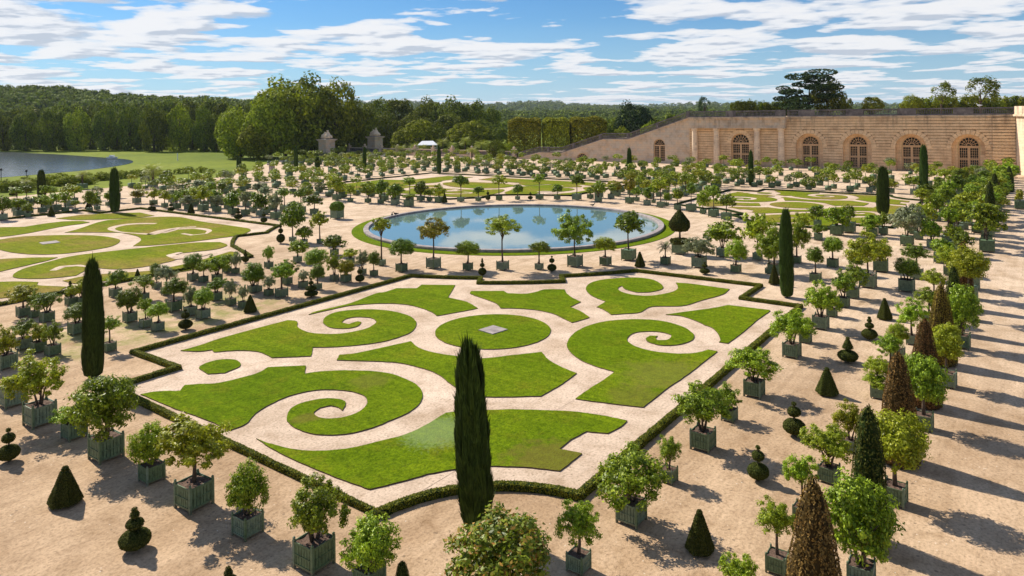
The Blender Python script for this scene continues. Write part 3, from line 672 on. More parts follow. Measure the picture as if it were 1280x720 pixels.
POTS = """
393 722 52 602 677 76 g l
310 677 38 580 645 54 g d
243 643 46 520 594 92 y l
190 607 31 530 583 50 b d
133 580 40 468 544 78 g d
93 552 29 505 536 52 b l
50 536 36 443 500 68 y l
16 511 31 478 496 34 g l
8 463 24 409 450 34 y l
30 438 19 400 422 30 k l
48 442 18 404 432 24 y l
66 446 18 404 430 26 g l
96 419.5 20 380 402 34 k d
137 441 16 396 415 26 g l
29 397 16 357 378 30 y l
43 398 12 366 386 20 g l
59 404 17 365 388 34 k l
89 383 14 357 371 16 y l
102 382 13 350 372 22 y l
144.5 372.5 15 337 358 26 k l
162.5 404 17 360 388 32 k d
182 411 15 371 395 20 g l
197.5 415 15 379 398 26 b d
196 362 12 329 345 14 k d
180 376 12 345 362 30 g l
208 370 12 331 353 28 o l
217.5 391 19 349 372 32 k d
238 396 16 358 384 18 o l
254 400 17 360 384 26 g d
241 352 14 317 338 24 k d
254.5 354 12 325 343 18 g l
271.5 353 14 318 344 30 g l
270 377 15 348 364 26 k l
288.5 383 13 350 372 16 o l
304 386 12 356 376 14 o l
283.5 342 12 318 332 18 g d
294.5 343 9 315 336 14 o l
316 367 13 329 356 30 k d
366 303 10 254 291 42 k d
400 305 9 265 287 24 y l
380 306 10 283 303 24 g d
326 271 12 242 264 22 k d
345 275 15 240 264 22 o l
372 329 12 300 319 30 g d
395 347 14 311 334 34 g d
418 320 12 294 313 30 k d
418 352 12 315 343 18 g l
432.5 354 15 325 345 24 a d
438 331 12 311 326 22 y l
453 344 11 312 335 16 o l
467.5 346 11 314 334 18 k d
477 333 12 272 294 28 y l
336 336 12 307 326 16 g l
359 357 14 326 344 30 k l
379 361 13 338 353 16 o l
397 363 10 331 351 20 k d
336 371 12 344 361 16 o l
352 373 16 328 352 28 g l
322 366 10 335 356 16 g l
502 341 16 299 321 33 k d
542 337 20 273 304 40 a l
585 339 14 301 322 34 g d
628.5 339 17 271 296 42 y l
674 338 12 302 317 32 g d
719 335 21 266 308 48 g l
757 333 16 297 314 30 y d
786 327 21 264 296 45 k d
832 332 14 298 317 24 o p
874 336 20 295 325 42 o l
903 322 16 275 309 46 g l
920 342 14 300 328 30 b d
947 326 13 266 312 40 y l
961 343 10 300 330 24 g l
968 344 18 284 326 44 g l
996 330 12 272 318 30 g l
1019.5 354 15 309 332 26 k d
1041 335 14 295 319 27 g d
1046 295 17 258 289 36 g d
1061 292 18 256 276 20 g d
1022 283 10 256 274 22 k d
1003 297 12 265 287 26 y l
1023 301 12 280 299 20 k d
1085 361 20 291 333 50 y l
1101 341 19 303 327 28 y d
1070 345 12 315 334 22 k d
1133.5 366 18 322 347 31 k d
1146 350 15 304 328 32 k l
1165 311 13 275 301 27 g d
1134 308 16 255 293 42 o d
1148 300 12 262 288 26 g l
1090 297 14 268 291 26 g d
1104 294 12 265 284 20 g d
1066 374 15 332 358 34 g l
1054.5 385 15 343 370 32 g l
1026 413 20 355 396 46 b l
1040 397 13 368 388 20 g l
990 449 22 388 427 55 b l
1007 430 15 399 421 28 g l
943 499 26 437 477 64 b l
912 529 20 482 512 36 g l
879 567 32 482 536 68 g l
836 607 23 545 582 30 g l
789.5 662 39 563 632 88 g l
723.5 722 32 627 680 56 b l
972 722 29 626 673 50 b l
462 748 42 651 716 71 b d
625 800 52 646 745 142 m d
925 775 36 695 745 50 b l
1036.5 607 25 533 578 58 b l
1063 567 16 504 548 40 y l
1119 635 28 513 588 76 y d
1155 540 22 443 513 54 g d
1202 437 19 357 415 42 g d
1184 486 21 405 455 42 y d
1077 740 34 598 706 90 g d
1003 655 22 567 614 42 b l
1098 500 17 468 497 40 b l
1140 432 14 374 412 34 b l
1123 450 15 404 430 28 b d
1113 470 16 419 448 36 g l
1097 498 16 446 472 30 y l
1162 405 14 360 384 34 g l
1168 385 12 337 360 28 y l
1211 402 17 309 355 46 y d
1186 345 13 309 336 30 y l
1234 316 18 254 292 44 g d
1203 322 14 289 314 28 k d
1157 289 14 252 279 26 y l
1170 277 14 242 266 24 g d
1180 268 12 232 256 22 g l
1188 258 12 225 249 22 g d
1196 249 12 218 241 20 k d
1205 238 14 208 231 26 y d
1216 243 8 218 236 16 k d
1222 292 14 250 280 24 g l
1228 276 12 238 266 22 y l
1236 262 12 226 252 22 g d
1243 250 12 214 243 20 g l
1250 238 12 206 232 20 b d
1262 232 14 202 226 26 b d
1275 262 12 236 262 10 a d
3 276 12 245 268 22 k d
23 271 12 247 262 18 g d
34.5 272 8 254 266 14 g d
53 267 11 243 258 24 b d
82 265 9 240 256 18 b l
94 266 7 250 258 12 g d
112 265 8 238 258 18 g d
121.5 263 8 248 257 11 g d
136 258 8 239 252 14 g d
171 255 11 237 248 22 a d
192 257 10 235 250 18 y l
206 260 9 238 252 16 y l
221 262 11 238 254 18 g l
236 263 12 244 256 22 o l
254 265 14 232 253 30 y l
271 266 12 244 258 18 o l
291 269 13 240 260 22 k d
307 270 12 238 256 16 o l
382 252 9 236 250 22 g d
421 251 12 213 243 26 y l
438 253 8 230 245 14 y d
460 254 9 228 247 24 g l
476 255 9 225 246 16 k d
494 257 12 230 248 22 k d
511 259 14 242 248 18 g d
526 252 11 226 246 20 k d
537 252 8 236 246 14 g l
549 254 12 230 247 18 y l
576 253 10 216 234 25 k d
598 252 8 233 243 15 k d
624 251 9 216 233 19 y l
647 250 7 230 243 14 k d
674.5 250 11 215 231 18 g l
696.5 250 9 230 242 15 k d
721 251 13 217 233 21 k d
738 249 9 234 245 11 g d
748 253 10 227 246 20 g l
772 246 9 227 240 14 a d
787 255 12 221 243 17 a l
796 252 8 232 246 12 g l
809 257 10 234 250 16 k d
817 254 6 225 245 16 g l
826 260 11 220 240 22 y l
833 258 7 240 252 10 g d
847 263 10 235 252 18 g d
864 265 14 228 246 16 k l
879 268 9 238 260 20 b d
892 272 14 220 250 22 g l
908 276 14 240 262 26 k l
1176 405 12 372 398 24 g l
"""
rows = []
for ln in POTS.strip().splitlines():
    if ln[0] == '#': continue
    f_ = ln.split(); v_ = list(map(float, f_[:6])); x_, yb, bw, ct, cb, cw = v_
    g = at(x_, yb); Y = depth(g); k = FOC/Y
    azv = math.atan2(g[1], g[0]); fac = abs(math.cos(azv))+abs(math.sin(azv))
    box = min(bw/k/fac*(1.0 if Y < 70 else .93), 1.6); box = max(box, .62)
    dd = box*fac*.5; u = np.array(g)/np.hypot(*g); p = np.array(g)+u*dd; Y2 = depth(p)
    zt = zat(x_, ct, Y2); zb = zat(x_, cb, Y2)
    cwm = cw/(FOC/Y2)
    if Y > 95: zt = min(zt, 5.2); cwm = min(cwm, 3.8)
    rows.append(dict(x=float(p[0]), y=float(p[1]), box=box, zt=zt, zb=zb, cw=cwm, mt=f_[6], sh=f_[7], Y=Y2, px=x_, py=yb))
def rowof(r):
    x, y = r['x'], r['y']
    if x < 19 and y > 17: return 'beside near left hedge', 'y', 'right'
    if x < 19.5 and y > 14: return 'bottom edge by cypress', 'y', 'right'
    if y < 6.6: return 'along the right-hand path', 'x', 'near end'
    if y < 10.4: return 'one line inside right-hand path', 'x', 'near end'
    if y < 15.5: return 'between yews and right hedge', 'x', 'near end'
    if y < 55 and x < 85 and math.hypot(x-PC[0], y-PC[1]) < 45 and x > 70.5: return 'group around right cypress', 'y', 'right'
    if y < 55.2 and x > 95: return 'behind pool at right', 'y', 'right'
    if x < 74 and math.hypot(x-PC[0], y-PC[1]) < 34.8 and y < 61: return 'in front of pool', 'y', 'right'
    if x > 95 and y < 96 : return 'curve behind pool', 'x', 'left'
    if x > 90 and 55 < y and x < 128: return 'curve behind pool', 'x', 'left'
    if y < 58.1: return 'line touching near parterre hedge', 'x', 'near end'
    if y < 60.5: return 'second line off parterre hedge', 'x', 'near end'
    if y < 64.5: return 'third line off parterre hedge', 'x', 'near end'
    if y < 69.6: return 'second line from left parterre', 'x', 'near end'
    if y < 76 and x < 72: return 'line touching left parterre', 'x', 'near end'
    if x < 77: return 'above left parterre', 'y', 'right'
    if y < 104: return 'left and behind pool', 'x', 'near end'
    return 'far left corner', 'y', 'right'
byrow = {}
for r in rows:
    r['row'] = rowof(r); byrow.setdefault(r['row'][0], []).append(r)
for nm, L in byrow.items():
    key = L[0]['row'][1]; L.sort(key=lambda r: r[key])
    for i, r in enumerate(L):
        h = r['zt']; sz = 'tall' if h > 4.6 else ('small' if h < 2.7 else 'medium')
        form = {'d': 'round-headed', 'l': 'loose-crowned', 'o': 'feathery', 'p': 'spiky'}[r['sh']]
        o = potted(r['x'], r['y'], r['box'], r['zt'], r['zb'], r['cw'], r['mt'], r['sh'], far=r['Y'] > 82)
        noun = 'palm' if r['sh'] == 'p' else 'tree'
        tag(o, '{} {} {} boxed {}, {} from {}, {}'.format(sz, COLW[r['mt']], form, noun, ordw(i+1), L[0]['row'][2], nm),
            'potted palm' if r['sh'] == 'p' else 'potted tree', 'boxed trees '+nm)
# ---------------------------------------------------------------- clipped yews on the gravel
def fuzz(v, f, dens, leaf, n_out=.02, rng=None):
    rng = rng or RNG
    v = np.array(v); tri = []
    for q in f:
        for k in range(1, len(q)-1): tri.append((q[0], q[k], q[k+1]))
    t = np.array(tri); a, b, c = v[t[:, 0]], v[t[:, 1]], v[t[:, 2]]
    nr = np.cross(b-a, c-a); ar = np.linalg.norm(nr, axis=1)/2; nr /= np.linalg.norm(nr, axis=1, keepdims=True)+1e-9
    cnt = rng.poisson(ar*dens); idx = np.repeat(np.arange(len(t)), cnt)
    u = rng.uniform(0, 1, (len(idx), 1)); w = rng.uniform(0, 1, (len(idx), 1)); m = (u+w) > 1; u[m] = 1-u[m]; w[m] = 1-w[m]
    return cards(a[idx]+(b-a)[idx]*u+(c-a)[idx]*w+nr[idx]*n_out, nr[idx], leaf, rng=rng, spread=.55)
def clipped(profs, dens, leaf, mt='yew', core='inner_green', sides=None, seed=1, wob=.03, up=None):
    """profs: list of (radius, z) profiles; sides: facets (None = round)"""
    rng = np.random.default_rng(seed); n = sides or 20; V = []; F = []
    for prof in profs:
        o = len(V); P = []
        for k in range(len(prof)-1):
            (r0, z0), (r1, z1) = prof[k], prof[k+1]; m = max(1, int(abs(z1-z0)/.14))
            P += [(r0+(r1-r0)*j/m, z0+(z1-z0)*j/m) for j in range(m)]
        P.append(prof[-1])
        N_ = n*1 if not sides else sides*4
        for r_, z in P:
            for i in range(N_):
                a = 2*math.pi*i/N_
                if sides:
                    s = math.pi/sides; q = ((a+s) % (2*s))-s; rr = r_*math.cos(s)/math.cos(q)
                else: rr = r_
                rr *= 1+rng.normal(0, wob); V.append((rr*math.cos(a), rr*math.sin(a), z+rng.normal(0, wob*.3)))
        for k in range(len(P)-1):
            for i in range(N_):
                j = (i+1) % N_; F.append((o+k*N_+i, o+k*N_+j, o+(k+1)*N_+j, o+(k+1)*N_+i))
    cv, cf = fuzz(V, F, dens, leaf, rng=rng)
    nf = len(F); v, f = merge([(np.array(V), np.array(F)), (cv, cf)])
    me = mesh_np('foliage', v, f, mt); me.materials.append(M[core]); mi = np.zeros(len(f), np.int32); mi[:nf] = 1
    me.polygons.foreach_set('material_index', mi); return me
def ball(r, zc, hh=None, n=8):
    hh = r*.85 if hh is None else hh; return [(max(.012, r*math.sin(math.pi*k/n)), zc-hh*math.cos(math.pi*k/n)) for k in range(n+1)]
TOPI = {   # all one metre tall
 'pyr': clipped([[(.02, .06), (.40, .07), (.385, .12), (.10, .86), (.02, .88)], ball(.075, .92)], 5200, .018, sides=6, wob=.015, seed=2),
 'b3': clipped([ball(.32, .25, .19), ball(.175, .615, .10), ball(.085, .83, .06), ball(.05, .955, .035)], 5200, .018, seed=3, wob=.02),
 'b2': clipped([ball(.30, .27, .20), ball(.17, .71, .125), ball(.055, .95, .045)], 5200, .018, seed=4, wob=.02),
 'bc': clipped([ball(.31, .26, .20), [(.02, .56), (.16, .57), (.15, .62), (.05, .88), (.01, .9)], ball(.05, .95, .045)], 5200, .018, seed=5, wob=.02),
 'disc': clipped([[(.02, .1), (.28, .12), (.30, .22), (.04, .3)], [(.03, .38), (.24, .4), (.22, .5), (.03, .58)], ball(.10, .72), ball(.05, .9)], 5200, .018, seed=6, wob=.02),
}
CONE = {
 'green': clipped([[(.04, 0), (.15, .02), (.165, .15), (.12, .6), (.07, .9), (.01, 1)]], 5200, .012, 'yew', seed=11, wob=.04),
 'brown': clipped([[(.04, 0), (.17, .02), (.18, .15), (.13, .55), (.065, .88), (.01, 1)]], 12000, .009, 'yew_brown', 'inner_brown', seed=12, wob=.05),
 'gold': clipped([[(.04, 0), (.17, .02), (.18, .15), (.13, .55), (.065, .88), (.01, 1)]], 12000, .009, 'yew_gold', 'inner_brown', seed=13, wob=.05)}
def stem_mesh(h=.3):
    m = MB(); m.tube([(0, 0, -.02), (.01, 0, h*.5), (0, 0, h)], [.035, .025, .02], 7); return m.mesh('stem', 'bark')
STEM = stem_mesh(.9)
TP = [ # kind, x, base y, top y, width px, label
 ('pyr', 82, 637, 584, 40, 'six-sided clipped yew pyramid with a small knob on top, standing alone at the lower left'),
 ('b3', 169, 695, 635, 36, 'yew clipped into stacked balls at the lower left in front of the boxed trees'),
 ('b2', 11, 581, 535, 24, 'yew clipped into stacked balls at the left edge of the photo'),
 ('b3', 286, 762, 708, 34, 'tip of a ball-clipped yew poking up at the bottom edge'),
 ('pyr', 875, 698, 638, 36, 'clipped yew pyramid nearest the camera on the right-hand gravel'),
 ('b2', 948, 606, 557, 25, 'two-ball clipped yew right of the shadow of a boxed tree, nearest of its row'),
 ('b2', 993, 549, 503, 26, 'two-ball clipped yew second in the right-hand topiary row'),
 ('pyr', 1034, 497, 460, 27, 'clipped yew pyramid in the middle of the right-hand topiary row'),
 ('bc', 1060, 456, 422, 23, 'clipped yew with a cone set on a fat ball, right-hand topiary row'),
 ('b3', 1087, 427, 396, 18, 'yew of stacked balls beyond the ball-and-cone yew on the right'),
 ('pyr', 1106, 401, 373, 19, 'clipped yew pyramid farthest out before the topiary row thins, right side'),
 ('pyr', 1189, 287, 269, 10, 'dark clipped yew first of the far tight row at the right'),
 ('b3', 1195, 278, 264, 9, 'dark clipped yew second of the far tight row at the right'),
 ('b3', 1201, 270, 257, 9, 'dark clipped yew third of the far tight row at the right'),
 ('b3', 1206, 262, 249, 9, 'dark clipped yew fourth of the far tight row at the right'),
 ('pyr', 1210, 255, 243, 8, 'dark clipped yew fifth of the far tight row at the right'),
 ('pyr', 1214, 249, 238, 7, 'dark clipped yew last of the far tight row at the right'),
 ('b3', 603, 346, 323, 10, 'small stacked-ball yew before the pool between two boxed trees, left one'),
 ('b2', 690, 341, 320, 11, 'small stacked-ball yew before the pool between two boxed trees, right one'),
 ('pyr', 800, 335, 315, 14, 'small clipped yew pyramid before the pool beside the large dark boxed tree'),
 ('b2', 881, 344, 328, 12, 'small ball yew beside the grey feathery boxed tree'),
 ('pyr', 968, 357, 331, 14, 'clipped yew pyramid left of the right-hand cypress'),
 ('disc', 389, 373, 347, 16, 'yew clipped into stacked discs at the left hedge of the near parterre'),
 ('b2', 450, 354, 334, 11, 'small ball yew beside the hedge left of the pool'),
 ('pyr', 313, 392, 369, 17, 'dark clipped yew pyramid left of the near parterre hedge'),
 ('b2', 232, 414, 387, 16, 'ball-clipped yew beside the hedge left of the near parterre'),
 ('b3', 351, 305, 279, 10, 'tall thin stack of clipped yew balls at the right tip of the left parterre'),
 ('b3', 307, 329, 312, 8, 'small stacked-ball yew behind the boxed trees left of centre'),
 ('b3', 88, 374, 351, 12, 'dark stacked-ball yew beside the hedge of the left parterre'),
 ('pyr', 172, 348, 336, 8, 'tiny dark clipped yew against the left parterre lawn'),
 ('pyr', 64, 271, 258, 9, 'dark clipped cone at the top left corner of the left parterre'),
 ('pyr', 16, 245, 231, 8, 'tiny dark clipped cone at the far left edge'),
 ('pyr', 111, 262, 251, 9, 'dark little cone among boxes above the left parterre'),
 ('b2', 190, 264, 252, 9, 'little dark ball yew above the left parterre hedge, nearest the left cypress'),
 ('b2', 214, 265, 253, 8, 'little dark ball yew above the left parterre hedge, second from its cypress'),
 ('pyr', 239, 268, 254, 9, 'little dark cone above the left parterre hedge'),
 ('b3', 298, 275, 260, 10, 'dark and white stacked yew above the left parterre hedge'),
 ('b2', 330, 279, 265, 8, 'little dark ball yew near the right tip of the left parterre'),
 ('pyr', 556, 254, 241, 7, 'small dark cone in the row behind the pool, left part'),
 ('b2', 610, 251, 238, 6, 'small dark ball yew in the row behind the pool, middle'),
 ('b2', 663, 250, 240, 6, 'small dark ball yew in the row behind the pool, right part'),
]
for i, (kd, x_, yb, yt, wpx, lb) in enumerate(TP):
    g = at(x_, yb); Y = depth(g); u = np.array(g)/np.hypot(*g); h = zat(x_, yt, Y+.4)
    r_ = wpx*Y/FOC/2; p = np.array(g)+u*r_*.8; me = TOPI[kd]
    w0 = {'pyr': .80, 'b3': .64, 'b2': .60, 'bc': .62, 'disc': .60}[kd]
    t = empty('clipped_yew', (p[0], p[1], 0), random.uniform(0, 1), lb, 'topiary', 'clipped yews on the gravel')
    s_ = 2*r_/w0
    link('foliage', me, t, (0, 0, .02), (s_, s_, h)); link('stem', STEM, t, (0, 0, 0), (s_*1.2, s_*1.2, h))
CN = [ # material, x, y along the path row, top in the photo, width m, label
 ('brown', 22.9, 5.45, 602, 1.75, 'broad dark brown clipped cone nearest the camera at the bottom right'),
 ('green', 31.0, 5.3, 510, 1.5, 'slim green clipped cone standing before a yellow-green boxed tree on the right'),
 ('brown', 39.0, 5.3, 442, 1.7, 'rust-brown clipped cone beside a dense dark round boxed tree'),
 ('brown', 47.3, 5.05, 400, 1.6, 'brown clipped cone behind the rust-brown one in the path row'),
 ('gold', 55.6, 4.95, 356, 1.7, 'golden-brown clipped cone in the middle of the path row'),
 ('green', 63.8, 4.85, 334, 1.4, 'dark green clipped cone beside a slim brown one in the path row'),
 ('brown', 72.0, 4.75, 303, 1.5, 'slim tall brown clipped cone far down the path row'),
 ('green', 126, 4.9, 227, 1.6, 'slim dark cone among the far trees of the path row'),
 ('green', 152, 5.2, 217, 1.6, 'slim dark cone farthest down the path row, left'),
 ('green', 178, 3.6, 208, 1.7, 'slim dark cone farthest down the path row, before the wing corner'),
 ('yew', *at(503, 742), 702, .6, 'tip of a small green cone at the bottom edge beside a round boxed bush')]
for kd, gx, gy, yt, wm, lb in CN:
    Y = depth((gx, gy)); pxx = CX+FOC*(gx*RT[0]+gy*RT[1])/Y; h = zat(pxx, yt, Y)
    t = empty('clipped_cone', (gx, gy, 0), random.uniform(0, 6), lb, 'topiary', 'clipped cones by the right-hand path')
    me = CONE['green' if kd == 'yew' else kd]; s_ = wm/.36
    link('foliage', me, t, (0, 0, .05), (s_, s_, h-.05)); link('stem', STEM, t, (0, 0, 0), (s_*.5, s_*.5, .4))

def cypress_mesh(seed, dens, leaf, slim=False, rough=1.0):
    prof = [(.3, 0), (.44, .02), (.50, .10), (.50, .3), (.47, .6), (.40, .8), (.29, .90), (.16, .96), (.02, .98)] if not slim else \
           [(.25, 0), (.44, .03), (.5, .12), (.49, .5), (.42, .8), (.25, .95), (.02, 1)]
    rng = np.random.default_rng(seed); V = []; F = []; n = 22
    P = []
    for k in range(len(prof)-1):
        (r0, z0), (r1, z1) = prof[k], prof[k+1]; m = max(1, int((z1-z0)/.02)); P += [(r0+(r1-r0)*j/m, z0+(z1-z0)*j/m) for j in range(m)]
    P.append(prof[-1])
    ph = rng.uniform(0, 6.28, 5)
    for r_, z in P:
        for i in range(n):
            a = 2*math.pi*i/n; q = 1+rough*(.05*math.sin(3*a+ph[0]+z*5)+.04*math.sin(7*a+ph[1]+z*9)+.035*math.sin(5*a+ph[2]-z*31)+.03*math.sin(2*a+ph[3]+z*17))+rng.normal(0, .02)
            V.append((r_*.93*q*math.cos(a), r_*.93*q*math.sin(a), z))
    for k in range(len(P)-1):
        for i in range(n):
            j = (i+1) % n; F.append((k*n+i, k*n+j, (k+1)*n+j, (k+1)*n+i))
    v = np.array(V)
    # upright sprays
    t = np.array(F); a, b, c, d = v[t[:, 0]], v[t[:, 1]], v[t[:, 2]], v[t[:, 3]]
    nr = np.cross((c-a)*[1, 1, 6], (d-b)*[1, 1, 6]); ar = np.linalg.norm(nr, axis=1)/2; nr /= np.linalg.norm(nr, axis=1, keepdims=True)+1e-9; nr[:, 2] /= 6
    nr /= np.linalg.norm(nr, axis=1, keepdims=True)+1e-9
    cnt = rng.poisson(ar*dens); idx = np.repeat(np.arange(len(t)), cnt); u = rng.uniform(0, 1, (len(idx), 1)); w = rng.uniform(0, 1, (len(idx), 1))
    pts = (a[idx]*(1-u)+b[idx]*u)*(1-w)+(d[idx]*(1-u)+c[idx]*u)*w
    pts += nr[idx]*rng.uniform(0, .05, (len(idx), 1)); rag = 1+np.clip((pts[:, 2:3]-.72)*2.2, 0, .8)
    s = leaf*rng.uniform(.6, 1.5, (len(idx), 1))*rag; side = np.cross(nr[idx], [0, 0, 1.]); side /= np.linalg.norm(side, axis=1, keepdims=True)+1e-9
    out = nr[idx]*s*rng.uniform(.1, .7, (len(idx), 1))*np.where(rng.random((len(idx), 1)) < .03*rough, 2.6, 1); tz = np.zeros((len(idx), 3)); tz[:, 2] = s[:, 0]*.42
    cv = np.stack([pts-side*s*.28, pts-tz*.2, pts+side*s*.28, pts+out+tz*1.3], 1).reshape(-1, 3)
    cf = np.arange(len(cv)).reshape(-1, 4); nf = len(F)
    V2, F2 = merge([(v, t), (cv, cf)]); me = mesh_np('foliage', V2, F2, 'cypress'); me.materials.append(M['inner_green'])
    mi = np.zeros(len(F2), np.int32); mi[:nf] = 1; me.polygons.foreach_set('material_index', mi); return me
CYN = cypress_mesh(1, 2600, .085); CYR = cypress_mesh(7, 2400, .095, rough=1.9); CYF = cypress_mesh(2, 900, .13, True)
CYPR = [(595, 664, 440, 40, 'tall rough-topped cypress column nearest the camera, in front of the parterre'),
 (117, 474, 333, 24, 'tall smooth cypress column left of the near parterre'),
 (983.5, 373, 268, 16.5, 'slim cypress column at the right corner notch of the near parterre'),
 (1104, 269, 215, 14, 'cypress column standing over the far right parterre lawn'),
 (1155, 244, 188, 9.5, 'slim cypress column in front of the fourth arched window'),
 (939, 233, 193, 6, 'thin cypress in front of the columned doorway'),
 (787, 222, 189, 6, 'thin cypress in front of the stair wall'),
 (549, 218, 186, 5, 'thin far cypress behind the pool, left of centre'),
 (456, 213, 187, 4.5, 'thin far cypress near the two gate pavilions'),
 (397, 217, 198, 6, 'short dark cypress right of the stone post on the far lawn'),
 (370, 211, 186, 5, 'thin dark far cypress below the great plane trees'),
 (299, 216, 198, 6, 'short dark cypress at the edge of the bright meadow'),
 (143.5, 266, 216, 11, 'dark cypress column above the left parterre'),
 (52, 247, 216, 9, 'dark blunt cypress column at the far left')]
for i, (x_, yb, yt, wpx, lb) in enumerate(CYPR):
    g = at(x_, yb); Y = depth(g); u = np.array(g)/np.hypot(*g); r_ = wpx*Y/FOC/2; p = np.array(g)+u*r_*.6; h = zat(x_, yt, Y+r_*.6)
    t = empty('cypress', (p[0], p[1], 0), random.uniform(0, 6.28), lb, 'cypress', 'cypress columns of the garden')
    link('foliage', CYR if i == 0 else CYN if i < 3 else CYF, t, (0, 0, h*.03), (2*r_*.95, 2*r_*.95, h*.97)); t.rotation_euler = (0, 0, t.rotation_euler[2]) if i else (0, -R(2.2), 0); link('trunk', STEM, t, (0, 0, 0), (r_*3.5, r_*3.5, h*.3))

# two large clipped box plants
def special(px_, yb, box, lb, kind):
    g = at(px_, yb); u = np.array(g)/np.hypot(*g); p = np.array(g)+u*box*.6; Y = depth(p)
    root = empty('potted_topiary', (p[0], p[1], 0), 0, lb, 'potted topiary')
    pl = link('planter', PL_LITE, root, (0, 0, 0), (box,)*3)
    if kind == 'dome':
        me = clipped([[(.1, 0), (.5, .05), (.56, .35), (.45, .7), (.2, .88), (.02, .92)]], 1500, .035, 'leaf_k', seed=70)
        link('crown', me, root, (0, 0, box*.9), (2.1, 2.1, 1.6))
    else:
        zt = zat(px_, 262, Y)
        me = clipped([[(.02, .0), (.5, .02), (.5, .12), (.02, .14)]], 1500, .03, 'yew', seed=71)
        link('lower_tier', me, root, (0, 0, box*.85), (2.3, 2.3, 3.4))
        me = clipped([[(.02, .0), (.42, .02), (.52, .2), (.50, .42), (.34, .62), (.15, .85), (.02, 1)]], 1500, .03, 'yew', seed=72)
        link('crown', me, root, (0, 0, zat(px_, 288, Y)), (2.3, 2.3, zt-zat(px_, 288, Y)))
        link('trunk', STEM, root, (0, 0, box), (4, 4, 2.4))
special(421.5, 274.5, 1.6, 'dark clipped dome in a pale box left of the pool', 'dome')
special(850, 319, 1.5, 'dark two-tier clipped yew with a pointed cap in a box right of the pool', 'cap')

# ---------------------------------------------------------------- the dense far rows: single trees while they can be told apart, the rest one mass
far = []
def grid(xs, ys, jit=.5, skip=.08):
    for a in xs:
        for b in ys:
            if random.random() < skip: continue
            far.append((a+random.gauss(0, jit*.5), b+random.gauss(0, jit*.5)))
fr = lambda a, b, s: list(np.arange(a, b, s))
grid(fr(112, 163, 4), (57.5, 61.5, 68, 71.5)); grid((106, 102), fr(78, 142, 4)); grid((78, 82), fr(74, 145, 4))
grid(fr(104.5, 222, 3.5), (4.6,), jit=.3, skip=0); grid((76.3, 80.5), (4.6,), jit=.2, skip=0); grid(fr(92, 220, 4.0), (8.0,), skip=0); grid(fr(112, 162, 4.3), (13.4,))
grid((164, 168.5, 174), fr(7, 150, 4)); grid((184, 196), fr(5, 150, 4.4)); grid((215,), fr(6, 92, 5))
grid((164, 169, 176, 186), fr(152, 232, 4.6)); grid(fr(24, 160, 4.4), (148.5, 153.5, 161), skip=.2); grid(fr(90, 160, 5.2), (168, 175, 182), skip=.2); grid((194, 203, 212), fr(152, 236, 5.5), skip=.15)
kept = [r for r in rows]
def clear(p):
    if math.hypot(p[0]-PC[0], p[1]-PC[1]) < 37.5: return False
    for r in kept:
        if (r['x']-p[0])**2+(r['y']-p[1])**2 < 4.4: return False
    return True
far = [p for p in far if clear(p) and depth(p) > 60]
far = [p for p in far if -30 < CX+FOC*(p[0]*RT[0]+p[1]*RT[1])/depth(p) < 1310]
far.sort(key=depth)
NF = 296-len(rows)
def style():
    return random.choice('gggggyybbkko'), random.choice('dddll')
for i, (a, b) in enumerate(far[:NF]):
    mt, sh = style(); tall = random.random() < .35
    zt = random.uniform(4.2, 5.0) if tall else random.uniform(2.6, 3.8); cw = random.uniform(2.3, 3.5)
    if a > 107 and 55 < b < 74: ar, w = 'two far parterres', 'rows between the'
    elif b < 16: ar, w = 'right-hand path, far part', 'rows beside the'
    elif a < 108: ar, w = 'left and far middle parterres', 'rows between the'
    else: ar, w = 'far hedges towards the wing', 'rows beyond the'
    o = potted(a, b, random.uniform(1.0, 1.4), zt, zt-random.uniform(1.5, 2.2), cw, mt, sh, far=True, rz=0)
    tag(o, '{} {} boxed tree, one of the {} {}'.format('tall' if tall else 'low', COLW[mt], w, ar), 'potted tree', 'dense far boxed trees, {} {} {}'.format(w, ar, ('tall ' if tall else 'low ')+COLW[mt]))
# remaining ones
rest = far[NF:]; pl_v = np.array([v.co for v in PL_LITE.vertices]); pl_f = [tuple(p.vertices) for p in PL_LITE.polygons]
byc = {}
for a, b in rest:
    mt, sh = style(); byc.setdefault(mt, []).append((a, b))
V = []; F = []; MI = []; mlist = []
boxV, boxF = [], []
mm = MB()
for a, b in rest:
    s = random.uniform(.95, 1.35)/2; mm.box(a-s, a+s, b-s, b+s, .12, 2*s*.92)
    mm.tube([(a, b, 1), (a, b, 2.4)], [.08, .06], 5)
v0 = np.array(mm.v); f0 = np.array([q for q in mm.f if len(q) == 4])
parts = [(v0, f0)]; mats = ['planter_paint']; mi = [np.zeros(len(f0), np.int32)]
for j, (mt, L) in enumerate(byc.items()):
    base = [crown(420, .15, 18, .34, 80+j*5+q, inner=.2) for q in range(3)]; n0 = 0
    for a, b in L:
        tall = random.random() < .35; zt = random.uniform(4.0, 5.0) if tall else random.uniform(2.6, 3.6); ch = random.uniform(1.5, 2.2); cw = random.uniform(2.3, 3.5)
        cv, cf = random.choice(base); th = random.uniform(0, 6.28); c_, s_ = math.cos(th), math.sin(th)
        q = cv*[cw/2, cw/2, ch/2]; q = np.stack([q[:, 0]*c_-q[:, 1]*s_+a, q[:, 0]*s_+q[:, 1]*c_+b, q[:, 2]+zt-ch/2], 1)
        parts.append((q, cf)); n0 += len(cf); 
    mats.append('leaf_'+mt); mi.append(np.full(n0, len(mats)-1, np.int32))
v, f = merge(parts); me = mesh_np('far_boxed_trees', v, f, mats[0])
for m_ in mats[1:]: me.materials.append(M[m_])
me.polygons.foreach_set('material_index', np.concatenate(mi))
